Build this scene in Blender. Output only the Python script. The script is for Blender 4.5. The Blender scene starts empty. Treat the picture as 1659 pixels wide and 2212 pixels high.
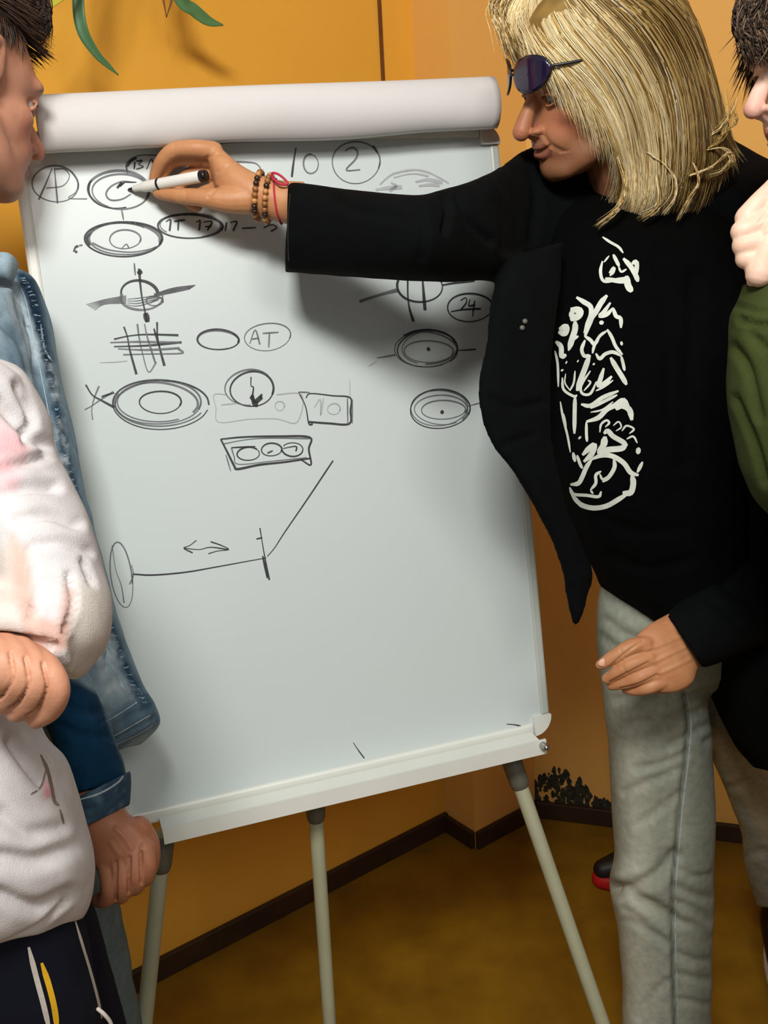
import bpy, bmesh, math, random
import numpy as np
from math import sin, cos, pi, radians, sqrt
from mathutils import Vector, Matrix, noise
from mathutils.bvhtree import BVHTree

random.seed(7); np.random.seed(7)
scn = bpy.context.scene
COL = scn.collection

# ------------------------------------------------------------------ camera
FPX, PITCH, ROLL, HC = 2100.0, radians(15.42), radians(3.18), 1.55
CAM = np.array([0., 0., HC])
_r, _u = np.array([1., 0, 0]), np.array([0, sin(PITCH), cos(PITCH)])
FW = np.array([0, cos(PITCH), -sin(PITCH)])
RT = _r*cos(ROLL) - _u*sin(ROLL)
UP = _r*sin(ROLL) + _u*cos(ROLL)
cd = bpy.data.cameras.new('camera'); cam = bpy.data.objects.new('camera', cd); COL.objects.link(cam)
cd.sensor_fit = 'VERTICAL'; cd.sensor_height = 36.0; cd.lens = FPX/2212*36; cd.clip_start = .02
cam.matrix_world = Matrix(((RT[0], UP[0], -FW[0], CAM[0]), (RT[1], UP[1], -FW[1], CAM[1]), (RT[2], UP[2], -FW[2], CAM[2]), (0, 0, 0, 1)))
scn.camera = cam

# ------------------------------------------------------------------ light
w = bpy.data.worlds.new('world'); scn.world = w; w.use_nodes = True
bg = w.node_tree.nodes['Background']; bg.inputs[0].default_value = (.96, .97, 1.0, 1); bg.inputs[1].default_value = .25
def area(name, loc, target, power, sx, sy, col):
    l = bpy.data.lights.new(name, 'AREA'); l.shape = 'RECTANGLE'; l.size = sx; l.size_y = sy; l.energy = power; l.color = col
    o = bpy.data.objects.new(name, l); COL.objects.link(o); o.location = loc
    o.rotation_euler = (Vector(target)-Vector(loc)).to_track_quat('-Z', 'Y').to_euler()
area('ceiling_lamp', (-.16, -.38, 2.70), (0, 1.2, .9), 46, .5, .35, (1, .97, .93))
area('fill_light', (.9, -1.2, 2.75), (.4, 1, .6), 20, .9, .5, (1, .95, .88))  # added fill light with no visible source, lifts the right wall
scn.view_settings.view_transform = 'Standard'; scn.view_settings.look = 'None'
scn.view_settings.exposure = 0.0; scn.view_settings.gamma = 1; scn.view_settings.use_curve_mapping = False

# ------------------------------------------------------------------ helpers
def P(u, v, d): return CAM + d*((u-829.5)/FPX*RT - (v-1106)/FPX*UP + FW)
def proj(V):
    q = np.asarray(V) - CAM; z = q@FW
    return 829.5 + FPX*(q@RT)/z, 1106 - FPX*(q@UP)/z
def lin(h):
    h = h.lstrip('#'); c = [int(h[i:i+2], 16)/255 for i in (0, 2, 4)]
    return np.array([x/12.92 if x <= .04045 else ((x+.055)/1.055)**2.4 for x in c])
def cr(A, k):                                           # Catmull-Rom through rows of A
    A = np.asarray(A, float); n = len(A)
    if n < 3 or k < 2:
        return np.concatenate([np.linspace(A[i], A[i+1], max(k, 1), endpoint=False) for i in range(n-1)]+[A[-1:]])
    E = np.concatenate([[2*A[0]-A[1]], A, [2*A[-1]-A[-2]]]); out = []
    for i in range(n-1):
        p0, p1, p2, p3 = E[i:i+4]
        for j in range(k):
            t = j/k
            out.append(.5*((2*p1)+(-p0+p2)*t+(2*p0-5*p1+4*p2-p3)*t*t+(-p0+3*p1-3*p2+p3)*t**3))
    out.append(A[-1]); return np.array(out)
def nrm(v): v = np.asarray(v, float); return v/max(1e-9, np.linalg.norm(v))

ORG = {}
def empty(name, loc):
    o = bpy.data.objects.new(name, None); COL.objects.link(o); o.location = loc; ORG[o.name] = np.array(loc, float); return o
def tag(o, label=None, cat=None, group=None, kind=None):
    if label: o['label'] = label
    if cat: o['category'] = cat
    if group: o['group'] = group
    if kind: o['kind'] = kind
    return o
def link(name, me, parent=None, org=None):
    o = bpy.data.objects.new(name, me); COL.objects.link(o)
    if parent is not None:
        o.parent = parent; ORG[o.name] = ORG[parent.name]
    else:
        ORG[o.name] = np.zeros(3) if org is None else np.array(org, float)
        o.location = ORG[o.name]
    return o

class MB:
    def __init__(s): s.v = []; s.f = []; s.mi = []
    def add(s, V, F, mi=0):
        b = len(s.v); s.v += [tuple(x) for x in V]; s.f += [tuple(b+i for i in f) for f in F]; s.mi += [mi]*len(F); return s
    def mesh(s, name, org=np.zeros(3), mats=(), smooth=True):
        me = bpy.data.meshes.new(name); me.from_pydata([tuple(np.asarray(x)-org) for x in s.v], [], s.f)
        for m in mats: me.materials.append(m)
        if len(mats) > 1: me.polygons.foreach_set('material_index', s.mi)
        if smooth: me.polygons.foreach_set('use_smooth', [True]*len(me.polygons))
        me.update(); return me
    def build(s, name, mats, parent=None, smooth=True, org=None):
        if not isinstance(mats, (list, tuple)): mats = [mats]
        if parent is not None: og = ORG[parent.name]
        else:
            if org is None:
                a = np.array(s.v); org = np.array([a[:, 0].mean(), a[:, 1].mean(), a[:, 2].min()])
            og = np.array(org, float)
        return link(name, s.mesh(name, og, mats, smooth), parent, og)
    def remesh(s, vox, it=4, fac=.5):                    # union of everything added so far
        me = s.mesh('tmp'); o = bpy.data.objects.new('tmp', me); COL.objects.link(o)
        m = o.modifiers.new('r', 'REMESH'); m.mode = 'VOXEL'; m.voxel_size = vox
        if it:
            k = o.modifiers.new('s', 'SMOOTH'); k.iterations = it; k.factor = fac
        dg = bpy.context.evaluated_depsgraph_get(); dg.update()
        e = o.evaluated_get(dg).to_mesh()
        n = len(e.vertices); V = np.empty(n*3); e.vertices.foreach_get('co', V); V = V.reshape(-1, 3)
        F = [tuple(p.vertices) for p in e.polygons]
        o.evaluated_get(dg).to_mesh_clear(); bpy.data.objects.remove(o); bpy.data.meshes.remove(me)
        r = MB(); r.v = V; r.f = F; r.mi = [0]*len(F); return r
    def arr(s): s.v = np.asarray(s.v, float); return s.v
    def normals(s):
        V = s.arr(); N = np.zeros_like(V)
        F4 = np.array([f if len(f) == 4 else (f[0], f[1], f[2], f[2]) for f in s.f])
        n = np.cross(V[F4[:, 2]]-V[F4[:, 0]], V[F4[:, 3]]-V[F4[:, 1]])
        for k in range(4): np.add.at(N, F4[:, k], n)
        return N/np.maximum(np.linalg.norm(N, axis=1, keepdims=True), 1e-12)
    def join(s, o):
        b = len(s.v); s.v = np.concatenate([np.asarray(s.v).reshape(-1, 3), np.asarray(o.v).reshape(-1, 3)])
        s.f = list(s.f) + [tuple(b+i for i in f) for f in o.f]; s.mi = list(s.mi)+list(o.mi); return s
    def bvh(s): return BVHTree.FromPolygons([tuple(x) for x in s.v], s.f)

def paint(o, rgb):
    a = o.data.color_attributes.new('Col', 'FLOAT_COLOR', 'POINT')
    c = np.ones((len(rgb), 4), np.float32); c[:, :3] = rgb; a.data.foreach_set('color', c.ravel())

def seg_dist(u, v, poly):
    poly = np.asarray(poly, float); best = np.full(len(u), 1e9)
    for a, b in zip(poly[:-1], poly[1:]):
        d = b-a; L = max(d@d, 1e-9); t = np.clip(((u-a[0])*d[0]+(v-a[1])*d[1])/L, 0, 1)
        best = np.minimum(best, np.hypot(u-a[0]-t*d[0], v-a[1]-t*d[1]))
    return best
def creases(mb, lines, front=True):                       # lines: (poly px, width px, depth m): folds pressed into the side that faces us
    V = mb.arr(); N = mb.normals(); u, v = proj(V); q = V-CAM; fac = -(N*q).sum(1)/np.linalg.norm(q, axis=1)
    m = np.clip(fac*3, 0, 1) if front else np.ones(len(V)); D = np.zeros(len(V))
    for poly, wd, dp in lines:
        x = seg_dist(u, v, cr(poly, 5) if len(poly) > 2 else poly)/wd
        D += -dp*(1-x*x*.9)*np.exp(-x*x)
    mb.v = V + N*(D*m)[:, None]; return mb
def wrinkle(mb, amp, scale, seed=0, stretch=(1, 1, 1)):
    V = mb.arr(); N = mb.normals(); s = np.array(stretch)/scale
    d = np.array([noise.noise(Vector(p*s+seed*7.3)) + .5*noise.noise(Vector(p*s*2.1+seed*3.1)) for p in V])
    mb.v = V + N*(amp*d)[:, None]; return mb

def loft(st, n=36, k=5, sq=2.0, cap=(.0, .0)):
    """st rows: (uL,vL,uR,vR,d,front half thickness,back half thickness[,dd]) -> closed mesh; dd = depth of R minus depth of L"""
    st = [tuple(s)+((0,) if len(s) == 7 else ()) for s in st]; A = cr(st, k); V = []; rings = []
    T = np.linspace(0, 2*pi, n, endpoint=False); c, s = np.cos(T), np.sin(T)
    cx = np.sign(c)*np.abs(c)**(2/sq); sx = np.sign(s)*np.abs(s)**(2/sq)
    for uL, vL, uR, vR, d, tf, tb, dd in A:
        L = P(uL, vL, d-dd/2); R = P(uR, vR, d+dd/2); ce = (L+R)/2; a = (R-L)/2
        vw = nrm(ce-CAM); b = nrm(vw - a*(vw@a)/(a@a))
        rings.append((ce, a, b, tf, tb))
    def ring(ce, a, b, tf, tb, sc=1):
        return ce + sc*(cx[:, None]*a + np.where(sx > 0, sx*tb, sx*tf)[:, None]*b)
    out = []
    if cap[0]:
        dr = nrm(rings[0][0]-rings[1][0])
        for x in (.97, .85, .6): out.append(ring(rings[0][0]+dr*cap[0]*x, *rings[0][1:], sc=sqrt(1-x*x)))
    for r in rings: out.append(ring(*r))
    if cap[1]:
        dr = nrm(rings[-1][0]-rings[-2][0])
        for x in (.6, .85, .97): out.append(ring(rings[-1][0]+dr*cap[1]*x, *rings[-1][1:], sc=sqrt(1-x*x)))
    return rings_mesh(out)
def rings_mesh(out):
    n = len(out[0]); V = np.concatenate(out); F = []
    for i in range(len(out)-1):
        for j in range(n):
            F.append((i*n+j, i*n+(j+1) % n, (i+1)*n+(j+1) % n, (i+1)*n+j))
    m = len(V); V = np.concatenate([V, [out[0].mean(0), out[-1].mean(0)]])
    for j in range(n):
        F.append((m, (j+1) % n, j)); b = (len(out)-1)*n; F.append((m+1, b+j, b+(j+1) % n))
    return V, F
def chain(pts, rad, k=4, n=16, flat=None):
    """tapering tube with round ends through world points; flat=(axis, factor) squashes it along an axis"""
    A = cr(np.column_stack([np.array(pts, float), np.array(rad, float)]), k if len(pts) > 2 else 3); out = []
    C = A[:, :3]; tg = np.gradient(C, axis=0); prev = None
    T = np.linspace(0, 2*pi, n, endpoint=False)
    def rg(c, t, r):
        nonlocal prev
        t = nrm(t); x = prev if prev is not None else (np.array([0, 0, 1.]) if abs(t[2]) < .9 else np.array([1., 0, 0]))
        x = nrm(x-t*(x@t)); y = np.cross(t, x); prev = x
        o = r*(np.cos(T)[:, None]*x+np.sin(T)[:, None]*y)
        if flat is not None:
            ax = nrm(flat[0]); o = o - ((o@ax)*(1-flat[1]))[:, None]*ax
        return c+o
    r0, r1 = A[0, 3], A[-1, 3]
    for x in (.96, .8, .5): out.append(rg(C[0]-nrm(tg[0])*r0*x, tg[0], r0*sqrt(1-x*x)))
    for i in range(len(A)): out.append(rg(C[i], tg[i], A[i, 3]))
    for x in (.5, .8, .96): out.append(rg(C[-1]+nrm(tg[-1])*r1*x, tg[-1], r1*sqrt(1-x*x)))
    return rings_mesh(out)
def pchain(st, **kw): return chain([P(a, b, c) for a, b, c, r in st], [r for *_, r in st], **kw)
def ell(c, r, M=np.eye(3), n=20, m=12):
    out = []
    for i in range(m+1):
        f = -pi/2+pi*(i+.02)/(m+.04) if 0 < i < m else (-pi/2+.03 if i == 0 else pi/2-.03)
        T = np.linspace(0, 2*pi, n, endpoint=False)
        L = np.column_stack([r[0]*cos(f)*np.cos(T), r[1]*cos(f)*np.sin(T), np.full(n, r[2]*sin(f))])
        out.append(np.asarray(c)+L@np.asarray(M).T)
    return rings_mesh(out)
def box(c, h, M=np.eye(3), bev=0):
    c = np.asarray(c, float); M = np.asarray(M)
    if not bev:
        V = [c+M@(np.array([x, y, z])*h) for x in (-1, 1) for y in (-1, 1) for z in (-1, 1)]
        return V, [(0, 1, 3, 2), (4, 6, 7, 5), (0, 4, 5, 1), (2, 3, 7, 6), (0, 2, 6, 4), (1, 5, 7, 3)]
    bm = bmesh.new(); bmesh.ops.create_cube(bm, size=2)
    for v in bm.verts: v.co = Vector((v.co.x*h[0], v.co.y*h[1], v.co.z*h[2]))
    bmesh.ops.bevel(bm, geom=bm.edges[:], offset=bev, segments=2, affect='EDGES', profile=.5)
    V = [c+M@np.array(v.co) for v in bm.verts]; F = [tuple(v.index for v in f.verts) for f in bm.faces]; bm.free(); return V, F

# ------------------------------------------------------------------ materials
def material(name, col='#808080', rough=.6, attr=False, col2=None, nscale=20, nmix=.5, bump=0, bscale=300, spec=.5, metal=0, sheen=0, coord='Object', sss=0, detail=4, stretch=None):
    m = bpy.data.materials.new(name); m.use_nodes = True; nt = m.node_tree; N = nt.nodes; L = nt.links; b = N['Principled BSDF']
    b.inputs['Roughness'].default_value = rough; b.inputs['Metallic'].default_value = metal
    b.inputs['Specular IOR Level'].default_value = spec
    if sheen: b.inputs['Sheen Weight'].default_value = sheen
    if sss:
        b.inputs['Subsurface Weight'].default_value = sss; b.inputs['Subsurface Scale'].default_value = .006; b.inputs['Subsurface Radius'].default_value = (1, .35, .2)
    tc = N.new('ShaderNodeTexCoord'); vec = tc.outputs[coord]
    if stretch:
        mp = N.new('ShaderNodeMapping'); mp.inputs['Scale'].default_value = stretch; L.new(vec, mp.inputs[0]); vec = mp.outputs[0]
    c1 = (*lin(col), 1)
    if attr:
        at = N.new('ShaderNodeAttribute'); at.attribute_name = 'Col'; src = at.outputs['Color']
    else: src = None
    if col2:
        nz = N.new('ShaderNodeTexNoise'); nz.inputs['Scale'].default_value = nscale; nz.inputs['Detail'].default_value = detail; L.new(vec, nz.inputs['Vector'])
        rp = N.new('ShaderNodeValToRGB'); rp.color_ramp.elements[0].position = .5-nmix/2; rp.color_ramp.elements[1].position = .5+nmix/2
        L.new(nz.outputs['Fac'], rp.inputs[0])
        mx = N.new('ShaderNodeMix'); mx.data_type = 'RGBA'
        if attr:
            mx.blend_type = 'MULTIPLY'; mx.inputs['Factor'].default_value = 1
            rp.color_ramp.elements[0].color = c1; rp.color_ramp.elements[1].color = (*lin(col2), 1)
            L.new(src, mx.inputs['A']); L.new(rp.outputs[0], mx.inputs['B'])
        else:
            L.new(rp.outputs[0], mx.inputs['Factor']); mx.inputs['A'].default_value = c1; mx.inputs['B'].default_value = (*lin(col2), 1)
        src = mx.outputs['Result']
    if src is not None: L.new(src, b.inputs['Base Color'])
    else: b.inputs['Base Color'].default_value = c1
    if bump:
        nb = N.new('ShaderNodeTexNoise'); nb.inputs['Scale'].default_value = bscale; nb.inputs['Detail'].default_value = 3; L.new(vec, nb.inputs['Vector'])
        bp = N.new('ShaderNodeBump'); bp.inputs['Strength'].default_value = bump; bp.inputs['Distance'].default_value = .002
        L.new(nb.outputs['Fac'], bp.inputs['Height']); L.new(bp.outputs['Normal'], b.inputs['Normal'])
    return m

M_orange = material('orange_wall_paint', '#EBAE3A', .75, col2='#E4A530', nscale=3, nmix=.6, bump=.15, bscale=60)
M_glare = material('orange_wall_glare', '#EDB760', .75, col2='#E8AF54', nscale=3, nmix=.6, bump=.15, bscale=60)  # same orange as the left wall, with glare mixed into the colour
M_shade = material('orange_wall_shade', '#B8700E', .7, col2='#AA6409', nscale=4, nmix=.6, bump=.1, bscale=60)  # darker orange: shade of the wall turned from the lamp, put into the colour
M_base = material('brown_skirting_paint', '#3A2410', .55, col2='#2A190A', nscale=14, nmix=.5, bump=.2, bscale=60)
M_crack = material('wall_joint_dark', '#5A3206', .9, col2='#7A480C', nscale=30)
M_floor = material('ochre_linoleum', '#8C6A12', .45, col2='#6A4C0A', nscale=9, nmix=.55, bump=.08, bscale=90, detail=8)
M_mould = material('black_mould', '#15170F', .95, col2='#3E4030', nscale=90, nmix=.4)
M_board = material('white_enamel_board', '#C9D3D1', .25, col2='#C4CECC', nscale=2.2, nmix=.6, spec=.4)
M_frame = material('grey_alloy_frame', '#B9BFB8', .38, col2='#AEB4AD', nscale=8, spec=.5)
M_capw = material('white_plastic', '#DDE0D8', .4, col2='#D6D9D0', nscale=10)
M_leg = material('grey_green_leg_paint', '#A7A88C', .42, col2='#9A9B80', nscale=12)
M_gray = material('dark_grey_plastic', '#5E5C50', .5, col2='#524F45', nscale=30)
M_paper = material('white_paper', '#D2CFCC', .85, col2='#CAC7C4', nscale=6, nmix=.6, bump=.04, bscale=40)
M_ink = material('black_marker_ink', '#26282B', .6, col2='#3A3C3F', nscale=60)
M_inkm = material('grey_marker_ink', '#5C5F63', .6, col2='#74777A', nscale=60)
M_inkf = material('faint_marker_ink', '#9A9FA1', .6, col2='#ACB1B2', nscale=60)
M_skin = material('skin', '#FFFFFF', .5, attr=True, col2='#E8DAD4', nscale=45, nmix=.8, bump=.1, bscale=500, spec=.35, sss=.08)
M_cloth = material('plain_cloth', '#FFFFFF', .9, attr=True, col2='#E4E4E4', nscale=60, nmix=.8, bump=.25, bscale=700, spec=.15)
M_black = material('black_cloth', '#060809', .9, col2='#040506', nscale=40, bump=.3, bscale=800, spec=.10)
M_tee = material('black_jersey', '#040405', .95, col2='#050606', nscale=40, bump=.3, bscale=900, spec=.06)
M_print = material('white_screen_print', '#DEE2D6', .8, col2='#C4C8BC', nscale=60)
M_denim = material('denim', '#FFFFFF', .9, attr=True, col2='#D2D8DA', nscale=90, nmix=.6, bump=.4, bscale=900, spec=.15)
M_stitch = material('pale_thread', '#B9C6CC', .9, col2='#8FA2AC', nscale=200)
M_hair = material('hair_strands', '#FFFFFF', .55, attr=True, spec=.35)
M_marker = material('white_marker_plastic', '#E6E4DC', .35, col2='#DEDCD4', nscale=20)
M_blackpl = material('black_plastic', '#0B0B0C', .35, col2='#111112', nscale=20)
M_lens = material('violet_mirror_lens', '#241646', .1, col2='#171022', nscale=12, spec=.8)
M_bead = material('brown_wood_bead', '#7A4A22', .35, col2='#A36E36', nscale=30)
M_beadd = material('dark_bead', '#26150E', .3, col2='#3C2416', nscale=30)
M_beadl = material('amber_bead', '#C48A52', .3, col2='#B07840', nscale=30)
M_redstr = material('red_cord', '#B01636', .7, col2='#C42848', nscale=60)
M_red = material('red_shoe_fabric', '#C00812', .6, col2='#A8060E', nscale=40)
M_shoe = material('black_shoe_leather', '#0C0B0B', .5, col2='#141312', nscale=40)
M_sole = material('pale_rubber', '#B9B4A4', .7, col2='#A8A394', nscale=40)
M_leaf = material('leaf_green', '#3F6C4A', .45, col2='#557F48', nscale=9, nmix=.5, stretch=(1, 1, .2))
M_leafy = material('yellow_leaf', '#A9A52A', .5, col2='#C2B83A', nscale=9)
M_stem = material('dry_stem', '#7A4A12', .7, col2='#63390C', nscale=30)
M_pot = material('terracotta', '#A2552E', .8, col2='#93482A', nscale=12)
M_soil = material('soil', '#20150C', .95, col2='#33241A', nscale=60)
M_eye = material('eye', '#FFFFFF', .15, attr=True)
M_metal = material('steel', '#B8B8B4', .3, metal=1, col2='#A8A8A4', nscale=20)

# ------------------------------------------------------------------ room
def wall(name, a, b, z0, z1, th, mat, kind='structure'):
    a = np.array([*a, 0.]); b = np.array([*b, 0.]); e = nrm(b-a); n = np.array([e[1], -e[0], 0])     # n faces the room
    mb = MB(); c = (a+b)/2-n*th/2; c[2] = (z0+z1)/2
    mb.add(*box(c, (np.linalg.norm(b-a)/2, th/2, (z1-z0)/2), np.column_stack([e, n, [0, 0, 1]])))
    o = mb.build(name, mat, smooth=False); tag(o, kind=kind); return o
CEIL = 2.85
Wd = np.array([.80, .60]); Wn = np.array([.60, -.80])
A0 = np.array([.121, 2.331]); A1 = A0+.119*Wn; A2 = A1+.225*Wd
Rd = nrm(np.array([.515, -.17])); B1 = A2+.585*Rd; Ed = nrm(np.array([.42, -.9])); B2 = B1+1.6*Ed
wl = wall('wall_left', A0-2.9*Wd, A0+.02*Wd, 0, CEIL, .12, M_orange)
tag(wl, 'saturated orange painted wall behind the easel')
pc = (A0+A1+A2+(A2-.119*Wn))/4
mb = MB(); mb.add(*box((*pc, CEIL/2), (.1125, .0595+.03, CEIL/2), np.column_stack([[*Wd, 0], [*Wn, 0], [0, 0, 1]]))); mb.v = [tuple(np.array(v)-np.array([*Wn, 0])*.03) for v in mb.v]
o = mb.build('wall_pilaster', M_glare, smooth=False); tag(o, 'orange square pilaster in the wall corner, paled by painted glare', kind='structure')
wr = wall('wall_right', A2-.03*Rd, B1, 0, CEIL, .12, M_glare); tag(wr, 'orange wall behind the blond man, paled by painted glare')
we = wall('wall_far_right', B1, B2, 0, CEIL, .12, M_shade); tag(we, 'orange wall at the right edge, darkened by painted shade')
mb = MB(); mb.add([(-3.2, -2.6, 0), (3, -2.6, 0), (3, 3.2, 0), (-3.2, 3.2, 0), (-3.2, -2.6, -.08), (3, -2.6, -.08), (3, 3.2, -.08), (-3.2, 3.2, -.08)], [(0, 1, 2, 3), (7, 6, 5, 4), (0, 4, 5, 1), (1, 5, 6, 2), (2, 6, 7, 3), (3, 7, 4, 0)])
tag(mb.build('floor', M_floor, smooth=False, org=(0, 0, 0)), 'worn ochre linoleum floor', kind='structure')
def skirting(name, a, b, h=.05, th=.013):
    a = np.array([*a, 0.]); b = np.array([*b, 0.]); e = nrm(b-a); n = np.array([e[1], -e[0], 0]); mb = MB()
    mb.add(*box((a+b)/2+n*th/2+np.array([0, 0, h/2]), (np.linalg.norm(b-a)/2, th/2, h/2), np.column_stack([e, n, [0, 0, 1]]), bev=.003))
    tag(mb.build(name, M_base, smooth=False), 'dark brown skirting strip along the wall foot', kind='structure')
skirting('baseboard_left', A0-2.9*Wd, A0, .055)
skirting('baseboard_pilaster_side', A0, A1, .05); skirting('baseboard_pilaster_front', A1, A2, .05)
skirting('baseboard_right', A2, B1, .05); skirting('baseboard_far_right', B1, B2, .05)
# vertical dark joint in the left wall, above the easel
def wall_pt(u, v, a, n):                                  # pixel -> point on a vertical wall plane through a
    r = P(u, v, 1)-CAM; n3 = np.array([*n, 0.]); a3 = np.array([*a, 0.]); t = ((a3-CAM)@n3)/(r@n3); return CAM+t*r
j0 = wall_pt(832, 300, A0, Wn); j1 = wall_pt(815, -60, A0, Wn); n3 = np.array([*Wn, 0.])
mb = MB(); mb.add(*box((j0+j1)/2+n3*.002, (.0035, .003, np.linalg.norm(j1-j0)/2), np.column_stack([[*Wd, 0], [*Wn, 0], [0, 0, 1]])))
tag(mb.build('trim_1', M_crack, smooth=False), 'thin dark vertical joint in the orange wall', kind='structure')
# mould on the foot of the right wall: many small flat patches with their own outline
Rn = np.array([Rd[1], -Rd[0]]); mb = MB(); n3 = np.array([*Rn, 0.]); e3 = np.array([*Rd, 0.]); rnd = random.Random(3)
for i in range(260):
    t = rnd.random(); u = 1148+t*195; hmax = 84*(.35+.65*sin(pi*min(1, t*1.25+.1)))
    v = 1740-hmax*rnd.random()**1.7+ (u-1155)*.12
    c = wall_pt(u, v, A2, Rn)+n3*(.0008+.0004*rnd.random()); r = rnd.uniform(.003, .011); el = rnd.uniform(1, 2.4); m = 9
    pts = [c+e3*r*cos(k*2*pi/m)*rnd.uniform(.5, 1)+np.array([0, 0, 1])*r*el*sin(k*2*pi/m)*rnd.uniform(.5, 1) for k in range(m)]
    mb.add(pts, [tuple(range(m))])
tag(mb.build('mould_patch', M_mould, wr, smooth=False), 'black mould spreading up from the skirting', kind='stuff')

# ------------------------------------------------------------------ flipchart easel
BO = np.array([-.4122, 1.2147, .7674]); BY, BL, BW, BH = .3222, .1597, .70, .96
bx = np.array([cos(BY), sin(BY), 0]); bnA = np.array([-sin(BY), cos(BY), 0])
bu = np.array([0, 0, 1])*cos(BL)+bnA*sin(BL); bf = np.cross(bx, bu)            # bf points to the room (front)
if bf@(CAM-BO) < 0: bf = -bf
BM = np.column_stack([bx, bf, bu])
def B(x, y, z=0): return BO+bx*x+bu*y+bf*z                                       # x right, y up, z out of the board
def board_xy(u, v):
    r = P(u, v, 1)-CAM; t = ((BO-CAM)@bf)/(r@bf); q = CAM+t*r-BO; return q@bx, q@bu
def board_d(u, v):
    r = P(u, v, 1)-CAM; return ((BO-CAM)@bf)/(r@bf)
easel = empty('flipchart_easel', (0, 1.45, 0)); tag(easel, 'white flipchart easel with drawings on its board and grey legs', 'easel')
mb = MB(); mb.add(*box(B(BW/2, BH/2, -.008), (BW/2-.006, .008, BH/2-.006), BM, bev=.002)); board = mb.build('board', M_board, easel, smooth=False)
for s in (0, 1):
    mb = MB(); x = .007 if s == 0 else BW-.007
    mb.add(*box(B(x, BH/2, -.008), (.008, .011, BH/2-.03), BM, bev=.004)); mb.build('side_frame', M_frame if s else M_capw, easel, smooth=False)
for y in (.009, BH-.009):
    mb = MB(); mb.add(*box(B(BW/2, y, -.008), (BW/2-.03, .0125, .010), BM, bev=.004)); mb.build('end_frame', M_capw, easel, smooth=False)
for x in (0, 1):
    for y in (0, 1):
        mb = MB(); cxx = .03 if x == 0 else BW-.03; cyy = .03 if y == 0 else BH-.03; ang0 = {(0, 0): pi, (1, 0): 1.5*pi, (1, 1): 0, (0, 1): .5*pi}[(x, y)]
        out = []
        for z in (-.023, .0075):
            pts = [B(cxx, cyy, z)] + [B(cxx+.031*cos(ang0+pi/2*k/10), cyy+.031*sin(ang0+pi/2*k/10), z) for k in range(11)]; out.append(pts)
        V = out[0]+out[1]; n = 12; F = [tuple(range(n-1, -1, -1)), tuple(range(n, 2*n))]+[(i, (i+1) % n, n+(i+1) % n, n+i) for i in range(n)]
        mb.add(V, F); mb.build('corner_cap', M_capw, easel, smooth=False)
# pen tray: L section with lip
mb = MB(); x0, x1 = .068, .662
sec = [(.010, .012), (.052, .004), (.056, .016), (.060, .016), (.058, -.008), (.012, -.006)]     # (z, y)
V = [B(x, y-.004, z) for x in (x0, x1) for z, y in sec]; n = len(sec)
mb.add(V, [tuple(range(n)), tuple(range(2*n-1, n-1, -1))]+[(i, n+i, n+(i+1) % n, (i+1) % n) for i in range(n)]); mb.build('pen_tray', M_capw, easel, smooth=False)
mb = MB(); mb.add(*chain([B(.655, .004, .06), B(.655, .004, .072)], [.006, .005])); mb.build('tray_screw', M_metal, easel)
# legs
def leg(top, foot, r0, r1):
    mb = MB(); mb.add(*chain([top, (np.array(top)+foot)/2, foot], [r0, (r0+r1)/2, r1], k=2, n=18)); l = mb.build('leg', M_leg, easel)
    d = nrm(np.array(foot)-top); mb = MB(); mb.add(*chain([np.array(top)+d*.015, np.array(top)+d*.05], [r0*1.35, r0*1.3], n=18)); mb.build('leg_clamp', M_gray, l)
    mb = MB(); mb.add(*chain([np.array(foot)-d*.05, np.array(foot)-d*.006], [r1*1.25, r1*1.3], n=14)); mb.build('foot_cap', M_gray, l)
def ray_floor(u0, v0, d0, u1, v1, d1):
    a = P(u0, v0, d0); b = P(u1, v1, d1); t = (a[2]-.017)/(a[2]-b[2]); return a, a+(b-a)*t
tl = board_d(352, 1800)+.025; a, b = ray_floor(354, 1798, tl, 312, 2212, tl+.03); leg(a, b, .0125, .0115)
tr = board_d(1100, 1620)+.025; a, b = ray_floor(1100, 1628, tr, 1302, 2212, tr+.0); leg(a, b, .0125, .0115)
a, b = ray_floor(678, 1700, board_d(678, 1700)+.03, 712, 2212, 1.62); leg(a, b, .0115, .0105)
# hub behind the board that carries the legs
mb = MB(); mb.add(*box(B(.35, .16, -.03), (.28, .012, .016), BM, bev=.004)); mb.build('rear_crossbar', M_gray, easel, smooth=False)

# paper pad rolled over the top
tl_ = np.array(board_xy(78, 262)); tr_ = np.array(board_xy(1068, 215)); RR = .040
ytop = (tl_[1]+tr_[1])/2
pad = empty('flipchart_paper_pad', B(.35, ytop-.05, 0)); tag(pad, 'white flipchart paper rolled over the top of the easel board', 'paper pad')
xa, xb = tl_[0], tr_[0]-.020; mb = MB(); nx = 60; out = []
prof = []                                                  # (y rel, z): sheet lies on the board, comes up behind and rolls over to the front
for k in range(34):
    a = radians(-78+ k*(360/30)); r = RR*(1-.0035*k)
    prof.append((ytop-.002+r*1.0*sin(a), RR*.62+.008+r*.80*cos(a)))
prof = prof[:31]
V = []; F = []
for i in range(nx+1):
    x = xa+(xb-xa)*i/nx
    for j, (y, z) in enumerate(prof):
        sl = -.026+.034*x; dn = .004*math.exp(-((x-.155)/.02)**2)*math.exp(-((y-ytop+.03)/.02)**2); sag = .0022*sin(x*9)+.0013*sin(x*23+1)+.003*(x/.7)
        lw = max(0, -(y-ytop)/RR)
        V.append(B(x, y+sl+sag*lw, z+dn+.002*sin(x*13+j*.3)))
m = len(prof)
for i in range(nx):
    for j in range(m-1): F.append((i*m+j, (i+1)*m+j, (i+1)*m+j+1, i*m+j+1))
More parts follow.
